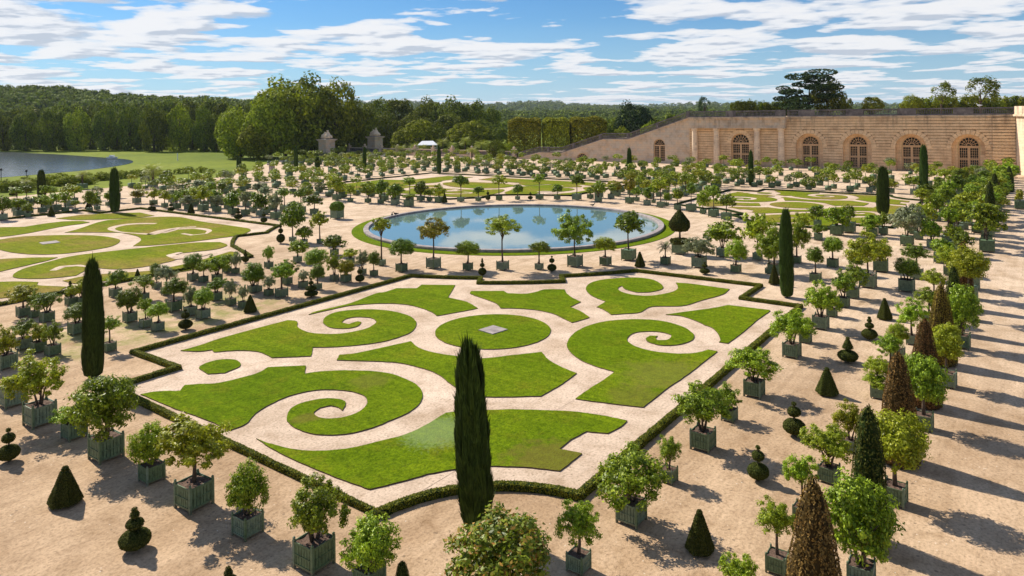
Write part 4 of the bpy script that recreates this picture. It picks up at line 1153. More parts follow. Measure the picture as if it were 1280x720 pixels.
tag(link('far_boxed_trees', me), 'mass of small boxed trees in the farthest rows before the wing and the boundary wall', 'potted trees', kind='stuff')
HAZE = True
# ================================================================ the stone wing with its stair
from mathutils.geometry import tessellate_polygon
WX = 227.0
def arch(c, hw, spring, z0=0.0, n=16):
    return [(c-hw, z0)]+[(c-hw*math.cos(math.pi*i/n), spring+hw*math.sin(math.pi*i/n)) for i in range(n+1)]+[(c+hw, z0)]
def holed(mb, outer, holes, x):
    polys = [outer]+holes; flat = [p for q in polys for p in q]
    tr = tessellate_polygon([[Vector((p[0], p[1], 0)) for p in q] for q in polys])
    mb.add([(x, p[0], p[1]) for p in flat], [tuple(t) for t in tr])
def reveal(mb, poly, x0, x1):
    n = len(poly)
    for i in range(n-1):
        if poly[i][1] == poly[i+1][1] == 0: continue
        a, b = poly[i], poly[i+1]; mb.add([(x0, *a), (x0, *b), (x1, *b), (x1, *a)], [(0, 1, 2, 3)])
wing = empty('stone_wing', (WX, 45, 0), 0, 'long pinkish stone garden wing with tall arched windows, four columns and a balustraded roof terrace', 'building')
off = (-WX, -45, 0)
def wp(mb, name, material, parent=wing, loc=off, smooth=False): return mb.build(name, material, parent, loc, smooth)
wins = [(53.9, 3.85, 6.42), (40.7, 3.85, 6.42), (27.0, 3.85, 6.42), (13.5, 3.85, 6.42)]
door = (74.6, 2.9, 7.25); TOP = 15.0
back = MB(); outs = [arch(*w) for w in wins]+[arch(*door)]
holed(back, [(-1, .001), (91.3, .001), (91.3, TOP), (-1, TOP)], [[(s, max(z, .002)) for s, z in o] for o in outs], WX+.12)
wp(back, 'back_wall', 'facade_joint_shade'); back = MB()
for (c, hw, sp), o in zip(wins, outs):
    back = MB(); reveal(back, o, WX+.12, WX+1.7)
    holed(back, [(s, max(z, .002)) for s, z in o], [[(s, max(z, .004)) for s, z in arch(c, 2.55, 7.0)]], WX+1.7); reveal(back, arch(c, 2.55, 7.0), WX+1.7, WX+2.1)
    wp(back, 'window_recess', 'facade_stone')
back = MB(); reveal(back, outs[4], WX+.12, WX+.8); wp(back, 'door_recess', 'facade_stone')
crs = MB(); z = 1.25; k = 0
while z+.62 < TOP:
    cuts = []
    for c, hw, sp in wins+[door]:
        r2 = hw+1.25
        zm = z+.34
        if zm < sp: cuts.append((c-hw, c+hw))
        elif zm < sp+r2: q = math.sqrt(r2*r2-(zm-sp)**2); q = max(q, math.sqrt(max(0, hw*hw-(z-sp)**2)) if z-sp < hw else 0); cuts.append((c-q, c+q))
    cuts.sort(); s = 8.1
    for a, b in cuts+[(91.3, 91.3)]:
        if a > s+.05: crs.box(WX-.2, WX+.13, s, min(a, 91.3), z, z+.62)
        s = max(s, b)
    crs.box(WX-.6, WX+.13, 3.1, 8.06, z, z+.62)                       # corner pier
    z += .80; k += 1
for c, hw, sp in wins+[door]:                                        # arch stones
    nv = 13
    for i in range(nv):
        a0, a1 = math.pi*(i+.04)/nv, math.pi*(i+.96)/nv; r1, r2 = hw+.01, hw+1.22
        poly = [(c-r*math.cos(a), sp+r*math.sin(a)) for r, a in ((r1, a0), (r2, a0), (r2, a1), (r1, a1))]
        crs.prism(poly, WX-.26, WX+.13, 'x')
wp(crs, 'stone_courses', 'facade_stone')
bs = MB()
segs = sorted([(c-hw, c+hw) for c, hw, _ in wins+[door]]); s = 3.0
for a, b in segs+[(91.3, 91.3)]:
    m = MB(); m.box(WX-.35, WX+.1, s, a, 0, 1.2); wp(m, 'plinth', 'facade_stone'); s = b
bs.box(WX-.75, WX+.05, 3.0, 8.2, 0, 1.21); wp(bs, 'pier_plinth', 'facade_stone')
cn = MB()
for z0, z1, e in ((14.75, 14.98, .12), (14.98, 15.22, .38), (15.22, 15.45, .62)): cn.box(WX-e, WX+.3, -1.2, 91.7, z0, z1)
for z0, z1, e in ((11.85, 12.3, 1.85), (12.3, 14.6, 1.7), (14.6, 15.0, 2.0), (15.0, 15.45, 2.5)): cn.box(WX-e, WX-.02, 60.3, 90.9, z0, z1)
wp(cn, 'cornice', 'side_stone')
for c in (89.3, 82.0, 69.1, 61.8):
    m = MB(); m.lathe([(1.15, 0), (1.15, .5), (1.02, .6), (.98, .8), (.98, 5), (.84, 11.0), (.95, 11.1), (.95, 11.25), (1.08, 11.5), (1.08, 11.85)], WX-.75, c, 20)
    m.box(WX-2.0, WX+.1, c-1.2, c+1.2, -.01, .35); wp(m, 'column', 'pale_stone', smooth=False)
def window(c, hw, sp, x, label=None):
    f = MB(); n = 16
    for i in range(n):
        a0, a1 = math.pi*i/n, math.pi*(i+1)/n
        f.prism([(c-r*math.cos(a), sp+r*math.sin(a)) for r, a in ((hw, a0), (hw-.28, a0), (hw-.28, a1), (hw, a1))], x-.12, x, 'x')
    for i in range(1, 8):
        a = math.pi*i/8; f.prism([(c-r*math.cos(a+d), sp+r*math.sin(a+d)) for r, d in ((.6, .09), (hw-.2, .025), (hw-.2, -.025), (.6, -.09))], x-.07, x-.01, 'x')
    for i in range(8):
        a0, a1 = math.pi*i/8, math.pi*(i+1)/8
        for q in ((.55, .7), (hw*.62, hw*.62+.09)):
            f.prism([(c-r*math.cos(a), sp+r*math.sin(a)) for r, a in ((q[0], a0), (q[1], a0), (q[1], a1), (q[0], a1))], x-.06, x-.02, 'x')
    f.box(x-.16, x, c-hw, c+hw, sp-.55, sp+.05)
    for s in (-1, 1): lo, hi = sorted((c+s*hw, c+s*(hw-.38))); f.box(x-.13, x, lo, hi, 0, sp-.5)
    f.box(x-.15, x, c-.32, c+.32, 0, sp-.5)
    zt = sp-.55
    for zz in (0.1, zt*.52, ): f.box(x-.11, x, c-hw+.3, c+hw-.3, zz, zz+.34)
    for s in (-1, 1):
        a, b = sorted((c+s*.32, c+s*(hw-.38)))
        for j in range(1, 4): y = a+(b-a)*j/4; f.box(x-.08, x-.01, y-.04, y+.04, .3, zt)
        for j in range(1, 10): f.box(x-.075, x-.012, a, b, zt*j/10-.035, zt*j/10+.035)
    w = wp(f, 'window', 'window_wood')
    g = MB(); g.prism(arch(c, hw-.02, sp), x+.02, x+.06, 'x'); g.build('pane', 'glass', w)
    return w
for c, hw, sp in wins: window(c, 2.5, 7.05, WX+2.0)
window(74.6, 2.85, 7.28, WX+.75)
rf = MB(); rf.box(WX+.3, WX+110, -60, 91.3, 14.6, 15.2); wp(rf, 'roof_terrace', 'gravel')
pv = MB()                                                           # corner block catching the sun beside the wing
pv.prism([(WX-.6, 3.0), (WX-13, -3.2), (WX-13, -14), (WX-.6, -14)], 0, 15.0); wp(pv, 'corner_block', 'pale_stone')
pc = MB(); pc.prism([(WX-.5, 3.7), (WX-13.6, -2.8), (WX-13.6, -14), (WX-.6, -14)], 15.0, 15.5); wp(pc, 'corner_cornice', 'pale_stone')
pa = MB(); pa.prism([(WX-.7, 3.3), (WX-13, -2.9), (WX-13, -3.6), (WX-.7, 2.6)], 15.5, 17.6); wp(pa, 'corner_parapet', 'pale_stone')
tag(pa and link('arch_niche', (lambda m: (m.prism([(0, 0)]+[(1.6-1.6*math.cos(math.pi*i/10), 6.6+1.6*math.sin(math.pi*i/10)) for i in range(11)]+[(3.2, 0)], -.06, .02, 'y'), m.mesh('arch_niche', 'facade_stone'))[1])(MB()), wing, (WX-6.2+off[0], -.02+off[1]+.25-.4, 0)))

# balustrades
def baluster_mesh():
    m = MB(); m.lathe([(.16, 0), (.16, .08), (.09, .14), (.17, .42), (.10, .8), (.08, .95), (.15, 1.05), (.15, 1.15)], n=6); return m.mesh('baluster', 'grey_stone')
BAL = baluster_mesh()
def balustrade(path, label, ped_every, ped_len, H_=1.95, x=WX-.1, budget=100):
    """path: [(s, z)] along the wall"""
    t = empty('balustrade', (x, path[0][0], path[0][1]), 0, label, 'balustrade'); o = (-x, -path[0][0], -path[0][1])
    rail, ped = MB(), MB(); allb = []; L = 0; nxt = 0
    for (s0, z0), (s1, z1) in zip(path[:-1], path[1:]):
        sl = (z1-z0)/(s1-s0) if s1 != s0 else 0
        for a, b in ((0, .38), (H_-.32, H_)):
            rail.add([(xx, s, z+h) for xx in (x-.28, x+.28) for s, z in ((s0, z0), (s1, z1)) for h in (a, b)], [(0, 1, 3, 2), (4, 6, 7, 5), (0, 4, 5, 1), (2, 3, 7, 6), (0, 2, 6, 4), (1, 5, 7, 3)])
        d = abs(s1-s0); k = int(d/.42)
        for i in range(k):
            s = s0+(s1-s0)*(i+.5)/k; z = z0+sl*(s-s0)
            if ((L+abs(s-s0)) % ped_every) < ped_len: continue
            allb.append((s, z))
        j = -(L % ped_every)
        while j < d:
            a, b = max(j, 0), min(j+ped_len, d)
            if b > a:
                sg = 1 if s1 > s0 else -1; ped = MB(); sa, sb = s0+sg*a, s0+sg*b
                ped.add([(xx, s, z0+sl*(s-s0)+h) for xx in (x-.34, x+.34) for s in (sa, sb) for h in (0, H_+.06)], [(0, 1, 3, 2), (4, 6, 7, 5), (0, 4, 5, 1), (2, 3, 7, 6), (0, 2, 6, 4), (1, 5, 7, 3)])
                ped.build('pedestal', 'grey_stone', t, o)
            j += ped_every
        L += d
    rail.build('rail', 'grey_stone', t, o); 
    for s, z in allb[:budget]: link('baluster', BAL, t, (0, s+o[1], z+.42+o[2]))
    if len(allb) > budget:
        bv = np.array([v.co for v in BAL.vertices]); bf = [tuple(p.vertices) for p in BAL.polygons]; m = MB()
        for s, z in allb[budget:]: m.add(bv+[x, s, z+.42], bf)
        tag(m.build('balusters', 'grey_stone', t, o), kind='stuff')
    return t
balustrade([(-1, 15.45), (60, 15.45)], 'long dark weathered balustrade along the roof terrace over the arched windows', 13.3, 4.6)
balustrade([(60.2, 15.46), (91.2, 15.46)], 'weathered balustrade above the four columns', 15.2, 3.0, x=WX-1.6)
top = [(91.3, 15.45), (113.6, 8.0), (123.3, 8.0), (140.9, 2.7), (151.0, 2.7), (161.0, .35)]
balustrade(top, 'grey balustrade descending the long stair in three flights beside the wing', 11.0, .9, H_=2.1)
sw = empty('stair_wall', (WX, 120, 0), 0, 'sloping pale stone wall under the long garden stair, with two arched windows', 'wall'); so = (-WX, -120, 0)
m = MB(); h1, h2 = arch(102.2, 2.1, 6.1), arch(132.4, 2.3, .55, 0)
holed(m, [(91.3, .001)]+[(161.0, .001)]+[(s, z-.0) for s, z in top[::-1]], [[(s, max(z, .003)) for s, z in h] for h in (h1, h2)], WX)
reveal(m, h1, WX, WX+.7); reveal(m, h2, WX, WX+.7)
n = len(top)
for i in range(n-1):
    (s0, z0), (s1, z1) = top[i], top[i+1]; m.add([(WX, s0, z0), (WX, s1, z1), (WX+20, s1, z1), (WX+20, s0, z0)], [(0, 1, 2, 3)])
m.build('wall', 'side_stone', sw, so)
m = MB()
for i in range(n-1):
    (s0, z0), (s1, z1) = top[i], top[i+1]
    m.add([(xx, s, z+h) for xx in (WX-.42, WX+.3) for s, z in ((s0, z0), (s1, z1)) for h in (-.35, 0.0)], [(0, 1, 3, 2), (4, 6, 7, 5), (0, 4, 5, 1), (2, 3, 7, 6), (0, 2, 6, 4), (1, 5, 7, 3)])
m.build('coping', 'side_stone', sw, so)
m = MB(); m.box(WX-.3, WX+.1, 91.35, 160, 0, .7); m.build('plinth', 'side_stone', sw, so)
_o = off; off = so
def window2(c, hw, sp, x):
    w = window.__wrapped__(c, hw, sp, x) if hasattr(window, '__wrapped__') else None
wkeep = wing; 
def stair_window(c, hw, sp, x):
    f = MB(); n = 12
    for i in range(n):
        a0, a1 = math.pi*i/n, math.pi*(i+1)/n
        f.prism([(c-r*math.cos(a), sp+r*math.sin(a)) for r, a in ((hw, a0), (hw-.22, a0), (hw-.22, a1), (hw, a1))], x-.1, x, 'x')
    for i in range(1, 6):
        a = math.pi*i/6; f.prism([(c-r*math.cos(a+d), sp+r*math.sin(a+d)) for r, d in ((.4, .1), (hw-.2, .03), (hw-.2, -.03), (.4, -.1))], x-.06, x-.01, 'x')
    f.box(x-.14, x, c-hw, c+hw, sp-.35, sp+.05); f.box(x-.12, x, c-.22, c+.22, 0, sp-.3)
    if sp > 2:
        for s in (-1, 1):
            lo, hi = sorted((c+s*hw, c+s*(hw-.25))); f.box(x-.12, x, lo, hi, 0, sp-.3)
            a, b = sorted((c+s*.22, c+s*(hw-.25)))
            for j in (1, 2): y = a+(b-a)*j/3; f.box(x-.07, x-.01, y-.04, y+.04, 0, sp)
        for j in range(1, 8): f.box(x-.065, x-.012, c-hw, c+hw, sp*j/8-.04, sp*j/8+.04)
    w = f.build('window', 'window_wood', sw, so)
    g = MB(); g.prism(arch(c, hw-.02, sp), x+.02, x+.06, 'x'); g.build('pane', 'glass', w)
stair_window(102.2, 2.0, 6.15, WX+.6); stair_window(132.4, 2.2, .6, WX+.6)
off = _o

# low boundary wall with piers, and the two gate pavilions
bw = empty('boundary_wall', (WX, 220, 0), 0, 'long low stone boundary wall with piers and grey railings running left from the foot of the stair', 'wall'); bo = (-WX, -220, 0)
m = MB(); m.box(WX, WX+.6, 162, 268, 0, 1.1); m.build('base_wall', 'side_stone', bw, bo)
m = MB(); m.box(WX-.15, WX+.75, 162, 268, 2.55, 2.9); m.build('coping', 'side_stone', bw, bo)
m = MB(); m.box(WX+.15, WX+.45, 162, 268, 1.1, 2.55); m.build('railing', 'grey_stone', bw, bo)
for s in np.arange(163, 268, 10.5):
    m = MB(); m.box(WX-.4, WX+1, s-.7, s+.7, 0, 3.4); m.box(WX-.55, WX+1.15, s-.85, s+.85, 3.4, 3.7); m.lathe([(.3, 0), (.55, .3), (.5, .7), (.1, 1)], WX+.3, s, 8, 3.7); m.build('pier', 'side_stone', bw, bo)
def pavilion(px_, Y, wpx, ytop_body, ytop, label, seed):
    x, y = atY(px_, Y); w = wpx*Y/FOC/1.35/2; zb = zat(px_, ytop_body, Y); zt = zat(px_, ytop, Y)
    t = empty('gate_pavilion', (x, y, 0), 0, label, 'pavilion')
    m = MB(); m.box(-w, w, -w, w, 0, zb)
    for i in range(int(zb/.7)): m.box(-w-.07, w+.07, -w-.07, w+.07, i*.7+.05, i*.7+.62)
    m.build('body', 'side_stone', t)
    m = MB()
    for i, (e, h0, h1) in enumerate(((.25, 0, .3), (.55, .3, .6), (.8, .6, .85))): m.box(-w-e, w+e, -w-e, w+e, zb+h0, zb+h1)
    m.build('cornice', 'side_stone', t)
    m = MB(); zc = zb+.85; hh = (zt-zc)
    m.add([(sx*w, sy*w, zc) for sx, sy in ((-1, -1), (1, -1), (1, 1), (-1, 1))]+[(sx*w*.6, sy*w*.6, zc+hh*.08) for sx, sy in ((-1, -1), (1, -1), (1, 1), (-1, 1))], [(3, 2, 1, 0), (4, 5, 6, 7), (0, 1, 5, 4), (1, 2, 6, 5), (2, 3, 7, 6), (3, 0, 4, 7)])
    m.build('roof', 'rim_stone', t)
    m = MB(); r = random.Random(seed)                                  # sculpted group: draped figures leaning on one another
    for a, hgt_, lean in ((0.2, 1.0, .25), (2.2, .8, .35), (4.1, .72, .3), (5.4, .6, .5)):
        cx, cy = .45*w*math.cos(a), .45*w*math.sin(a); H2 = hh*.95*hgt_
        m.tube([(cx*1.3, cy*1.3, zc+hh*.10), (cx*1.2, cy*1.2, zc+hh*.10+H2*.35), (cx*(1-lean), cy*(1-lean), zc+hh*.10+H2*.7), (cx*(1-lean), cy*(1-lean), zc+hh*.10+H2*.82), (cx*(.9-lean), cy*(.9-lean), zc+hh*.10+H2)], [w*.52, w*.42, w*.30, w*.14, w*.2], 7)
        m.tube([(cx*(1-lean), cy*(1-lean), zc+hh*.10+H2*.66), (cx*2, cy*2, zc+hh*.10+H2*.5), (cx*2.3, cy*2.3, zc+hh*.10+H2*.2)], [w*.13, w*.11, w*.08], 6)
    m.build('sculpture', 'pale_stone', t, smooth=True)
pavilion(408, 300, 18.5, 176.5, 163.5, 'left square stone gate pavilion with a sculpted group on its roof', 4)
pavilion(468.5, 335, 17.5, 173, 160.5, 'right stone gate pavilion with a pointed sculpted top, partly behind the boundary wall', 8)
# stone post on the far lawn
g = at(340, 217); m = MB(); m.box(-.9, .9, -.7, .7, 0, .6); m.box(-.7, .7, -.5, .5, .6, 2.6); m.box(-1.15, 1.15, -.9, .9, 2.6, 3.1); m.lathe([(.5, 0), (.6, .3), (.3, .7)], 0, 0, 8, 3.1)
tag(m.build('stone_post', 'rim_stone', None, (g[0], g[1], 0)), 'pale flat-topped stone post among boxed trees near the far left lawn', 'stone post')
# white marquee
x, y = atY(534, 334); t = empty('marquee', (x, y, 0), YAW+R(90)+.1, 'white tent roof showing behind the palms and the boundary wall', 'tent')
m = MB(); Lm = 9; zz = zat(541, 180.5, 334); zt = zat(541, 176, 334); m.add([(-Lm/2, -5, zz), (Lm/2, -5, zz), (Lm/2, 5, zz), (-Lm/2, 5, zz), (-Lm/2+2, 0, zt), (Lm/2-2, 0, zt)], [(0, 1, 5, 4), (2, 3, 4, 5), (1, 2, 5), (3, 0, 4)])
m.box(-Lm/2, Lm/2, -5, 5, zz-.3, zz); m.build('canopy', 'white_canvas', t)
m = MB()
for sx in (-1, 1):
    for sy in (-1, 1): m.box(sx*Lm*.48-.1, sx*Lm*.48+.1, sy*4.8-.1, sy*4.8+.1, 0, zz)
m.build('poles', 'white_paint', t)

# ================================================================ palms
PM = [cm('fronds', palm_mesh(60, 8, 5+i, leafy=1, wide=.26), 'palm_leaf') for i in range(2)]
def palm(px_, yb, yt, wpx, label, Y=None, boxed=True, thin=.16):
    g = at(px_, yb) if Y is None else atY(px_, Y); Y_ = depth(g); w = wpx*Y_/FOC; zt = zat(px_, yt, Y_)
    t = empty('palm_tree', (g[0], g[1], 0), random.uniform(0, 6), label, 'palm', 'palms of the garden')
    hb = zt-w*.32; m = MB(); m.tube([(0, 0, 0), (.05, .03, hb*.5), (0, 0, hb)], [thin*1.4, thin, thin*1.3], 8); m.build('trunk', 'bark', t)
    link('fronds', random.choice(PM), t, (0, 0, hb), (w*.72, w*.72, w*.6))
    if boxed: link('planter', PL_LITE, t, (0, 0, 0), (1.7, 1.7, 1.4))
palm(191, 234, 205, 24, 'full palm among the boxed trees below the lake shore', thin=.3)
palm(103, 236, 214, 14, 'slim palm at the left near the lake end', thin=.2)
palm(33, 240, 224, 11, 'low palm near the far left edge')
for px_, yt, w, lb in ((501, 181, 15, 'leftmost of the palms behind the boundary wall'), (517, 179, 12, 'second palm from the left behind the boundary wall'), (553, 173, 16, 'tallest palm above the thin cypress behind the boundary wall'),
                       (565, 178, 12, 'palm right of the tallest one behind the boundary wall'), (581, 172, 15, 'broad palm near the middle of the wall row'), (601, 176, 17, 'orange-tinged palm near the right end of the wall row'), (611, 176, 12, 'small palm at the right end of the wall row'), (529, 181, 12, 'palm under the white tent roof')):
    palm(px_, 0, yt, w, lb, Y=316+random.uniform(-3, 6), boxed=False, thin=.3)
palm(590, 207, 184, 13, 'palm standing in front of the boundary wall, right of centre', thin=.22)

# ================================================================ trees beyond
FC = [cm('crown', crown(5600, .05, 38, .27, 200+i, inner=.3, lo=-.8, core=.6, jag=.12), 'forest') for i in range(4)]
FCF = [cm('crown', crown(1900, .085, 30, .30, 220+i, inner=.25, lo=-.8), 'forest') for i in range(4)]
def flat_crown(seed):
    rng = np.random.default_rng(seed); P = []
    for k in range(16):
        a = rng.uniform(0, 6.28); z = rng.uniform(-.75, .85); r0 = (1-abs(z)**2*.6)*rng.uniform(.25, .8); c = np.array([r0*math.cos(a), r0*math.sin(a), z])
        s = sph(330, rng)*np.array([.38, .38, .13])*rng.uniform(.7, 1.2); P.append(c+s)
    P = np.vstack(P); return cards(P, sph(len(P), rng)+[0, 0, .5], .05, rng=rng)
PINE = cm('crown', flat_crown(5), 'pine'); OPEN = cm('crown', crown(1500, .06, 13, .30, 91, inner=.12, lo=-.5, core=.55, jag=.5), 'forest')
def bgtree(px_, Y, ytop, wpx, mt, label, group=None, zb=0.0, lo=None, mesh=None, far=False, name='tree', deep=None):
    x, y = atY(px_, Y); zt = zat(px_, ytop, Y); w = wpx*Y/FOC; h = zt-zb; cb = zb+(h*.12 if lo is None else h*lo)
    t = empty(name, (x, y, zb), 0, label, 'tree', group)
    m = MB(); tr = min(.7, h*.022); m.tube([(0, 0, -.5), (.1, .1, h*.35), (0, 0, h*.62)], [tr*1.3, tr, tr*.5], 8)
    for k in range(5):
        a = k*1.3+random.random(); m.tube([(0, 0, h*.3), (w*.14*math.cos(a), w*.14*math.sin(a), h*.5), (w*.28*math.cos(a), w*.28*math.sin(a), h*.68)], [tr*.6, tr*.4, tr*.15], 6)
    m.build('trunk', 'bark', t, smooth=True)
    me = mesh or random.choice(FCF if far else FC); hh = (zt-cb)/2
    o = link('crown', me, t, (0, 0, cb-zb+hh), (w/2*1.06, (w if deep is None else deep)/2*1.06, hh*1.05), random.uniform(0, 6.28) if deep is None else 0)
    if me.materials[0].name != mt: o.material_slots[0].link = 'OBJECT'; o.material_slots[0].material = M[mt]
    if deep is not None: t.rotation_euler[2] = YAW-R(90)
    return t
# the great planes left of centre
for a in ((356, 312, 98, 92, 'forest_light', 'huge plane tree, left one of the great pair behind the gate pavilions'), (388, 328, 95, 80, 'forest', 'huge plane tree, tallest top of the great group left of centre'),
          (418, 335, 98, 68, 'forest_light', 'huge plane tree, right one of the great group above the left gate pavilion'), (337, 300, 112, 66, 'forest_light', 'broad lower plane tree at the left flank of the great group'),
          (448, 345, 124, 46, 'forest', 'dark tree just right of the great plane group'), (300, 305, 136, 56, 'forest_light', 'bright green tree at the meadow edge left of the great planes'),
          (322, 295, 150, 50, 'forest_light', 'low bright green tree in front of the great planes'), (404, 340, 140, 46, 'forest', 'dark tree filling the gap behind the left gate pavilion')):
    bgtree(*a[:5], a[5], lo=-.03, mesh=FC[a[0] % 4])
# wood on the far bank, left: two ranks of trees one can tell apart
k = 0
tops = [(-30, 133), (20, 133), (70, 131), (110, 126), (150, 127), (200, 125), (240, 122), (290, 126), (330, 128)]
def interp(x, L): return float(np.interp(x, [p[0] for p in L], [p[1] for p in L]))
xs = -30
while xs < 318:
    w = random.uniform(26, 36); Y = float(np.interp(xs, [0, 120, 300], [428, 414, 372]))+random.uniform(-6, 10)
    mt = 'forest_light' if random.random() < (.65 if xs > 190 else .3) else 'forest'; k += 1  # leaf tone picked at random, the lighter one more often towards the right
    Y -= 14*(k % 2)
    bgtree(xs, Y, interp(xs, tops)+(random.uniform(2, 10) if k % 2 else random.uniform(14, 24)), w*(1.0 if k % 2 else .85), mt, ('dark' if mt == 'forest' else 'lighter')+' rounded tree in the front rank of the wood behind the lake and meadow', ('dark' if mt == 'forest' else 'lighter')+' front rank of the lakeside wood', lo=-.12)
    xs += w*.52
xs = -30
while xs < 325:
    w = random.uniform(26, 36); Y = float(np.interp(xs, [0, 120, 300], [520, 500, 430]))+random.uniform(-10, 20)
    bgtree(xs, Y, interp(xs, tops)+random.uniform(-2, 3), w, 'forest', 'tall dark tree behind the front rank of the lakeside wood', 'rear rank of the lakeside wood', lo=0, far=True)
    xs += w*.55
for a in ((470, 400, 121, 52), (500, 410, 120, 48), (535, 400, 121, 46), (560, 395, 120, 50), (590, 400, 124, 46), (612, 405, 131, 34), (480, 370, 138, 40), (520, 372, 140, 46), (563, 372, 138, 50), (455, 360, 150, 36), (604, 372, 146, 40)):
    bgtree(a[0], a[1], a[2]+random.uniform(0, 3), a[3], 'forest', 'dark tree of the wood behind the palms and the white tent', 'wood behind the palms', lo=-.1)
DOME = [cm('crown', crown(6000, .045, 90, .16, 240, inner=.1, lo=-.2, core=.8, jag=.1), 'forest')]
for px_, yt, w, lb in ((521, 151, 62, 'low domed tree left of the white tent'), (587, 152, 62, 'low domed tree right of the white tent'), (548, 160, 40, 'small domed tree between the two larger domes'), (622, 160, 34, 'small dark tree beside the clipped lime blocks')):
    bgtree(px_, 350, yt, w, 'forest_light' if w > 50 else 'forest', lb, lo=-.5, mesh=DOME[0])
# clipped lime blocks
def block_mesh(seed):
    rng = np.random.default_rng(seed); n = 17000; p = rng.uniform(-1, 1, (n, 3)); ax = rng.integers(0, 3, n); sg = np.where(rng.random(n) < .5, -1, 1)
    ax = np.where(rng.random(n) < .25, 2, ax); sg = np.where(ax == 2, 1, sg); p[np.arange(n), ax] = sg*rng.uniform(.9, 1.02, n)
    p[:, 2] += .05*np.sin(p[:, 0]*5+seed)+.04*np.sin(p[:, 1]*7); nr = np.zeros((n, 3)); nr[np.arange(n), ax] = sg
    r = np.sqrt((p[:, :2]**2).sum(1)); p[:, 2] -= np.where(p[:, 2] > .6, .16*np.clip(r-.6, 0, 1)*1.6, 0)
    return cards(p, nr+[0, 0, .25], .05, rng=rng, spread=.4)
for i, (px_, w, yt, lb) in enumerate(((655, 39, 149, 'clipped lime block with yellow-green top, left of three'), (694, 31, 149, 'clipped lime block with yellow-green top, middle of three'), (734, 42, 148, 'clipped lime block with yellow-green top, right of three'))):
    Y = 300+(i > 2)*12; t = bgtree(px_, Y, yt, w*.96, 'lime_tree', lb, 'clipped lime blocks behind the stair foot', lo=.12, mesh=cm('crown', block_mesh(60+i), 'lime_tree'), deep=15)
# behind the stair
for a in ((792, 330, 126, 48, 'pine', 'dark broad tree rising behind the upper stair'), (765, 340, 146, 40, 'forest', 'dark green tree left of the broad dark one behind the stair'), (815, 335, 146, 38, 'forest', 'green tree right of the broad dark one behind the stair'), (840, 345, 141, 34, 'forest', 'low green tree behind the stair head'),
          (775, 300, 158, 30, 'forest_light', 'bright low bush tree just above the stair balustrade'), (745, 305, 164, 26, 'forest', 'dark low tree just above the middle landing'), (812, 292, 152, 26, 'forest_light', 'small bright tree above the upper stair flight')):
    bgtree(*a[:5], a[5], lo=.0)
ZT = 15.2
TT = ((1012, 275, 88, 80, 'pine', 'large dark spreading pine on the roof terrace horizon', PINE, .06), (1035, 272, 100, 42, 'forest', 'green tree merged into the right side of the large pine', None, 0), (985, 282, 108, 36, 'pine', 'low dark bough tree left of the large pine', PINE, 0),
      (881, 262, 121, 17, 'pine', 'small open conifer above the stair head', OPEN, .05), (1177, 262, 103, 30, 'forest', 'open green tree above the third and fourth arched windows', OPEN, .2), (1226, 262, 97, 44, 'forest', 'open dark green tree near the right end of the terrace', OPEN, .15),
      (1058, 262, 121, 16, 'forest', 'small tree right of the large pine', None, 0), (1091, 262, 120, 26, 'forest_light', 'small pale green tree above the second arched window', None, 0), (1140, 270, 118, 26, 'forest_light', 'bright round tree at the left end of the terrace hedge', None, 0))
for a in TT: bgtree(a[0], a[1], a[2], a[3], a[4], a[5], zb=ZT, lo=a[7], mesh=a[6])
for i in range(9):
    bgtree(920+i*9, 290+random.uniform(-3, 3), 124.5+random.uniform(0, 2)-(i > 5)*1.5, 16, 'forest', 'tree of the green hedge line left of the large pine', 'hedge line left of the large pine', zb=ZT, lo=-.2, far=True)
for i in range(15):
    bgtree(1148+i*10, 280+random.uniform(-3, 3), 118+random.uniform(0, 3), 18, 'forest_light' if i % 3 else 'forest', ('bright' if i % 3 else 'darker')+' tree of the hedge line above the arched windows at the right', ('bright' if i % 3 else 'darker')+' hedge line at the right', zb=ZT, lo=-.2, far=True)
# green shrubs where palms meet the lime blocks
for px_, yt, w, mt, lb in ((633, 178, 26, 'forest_light', 'bright shrub at the foot of the left lime block'), (620, 174, 22, 'forest', 'dark shrub right of the palms'), (645, 184, 16, 'forest', 'small shrub before the left lime block')):
    bgtree(px_, 285, yt, w, mt, lb, lo=-.1, name='shrub')

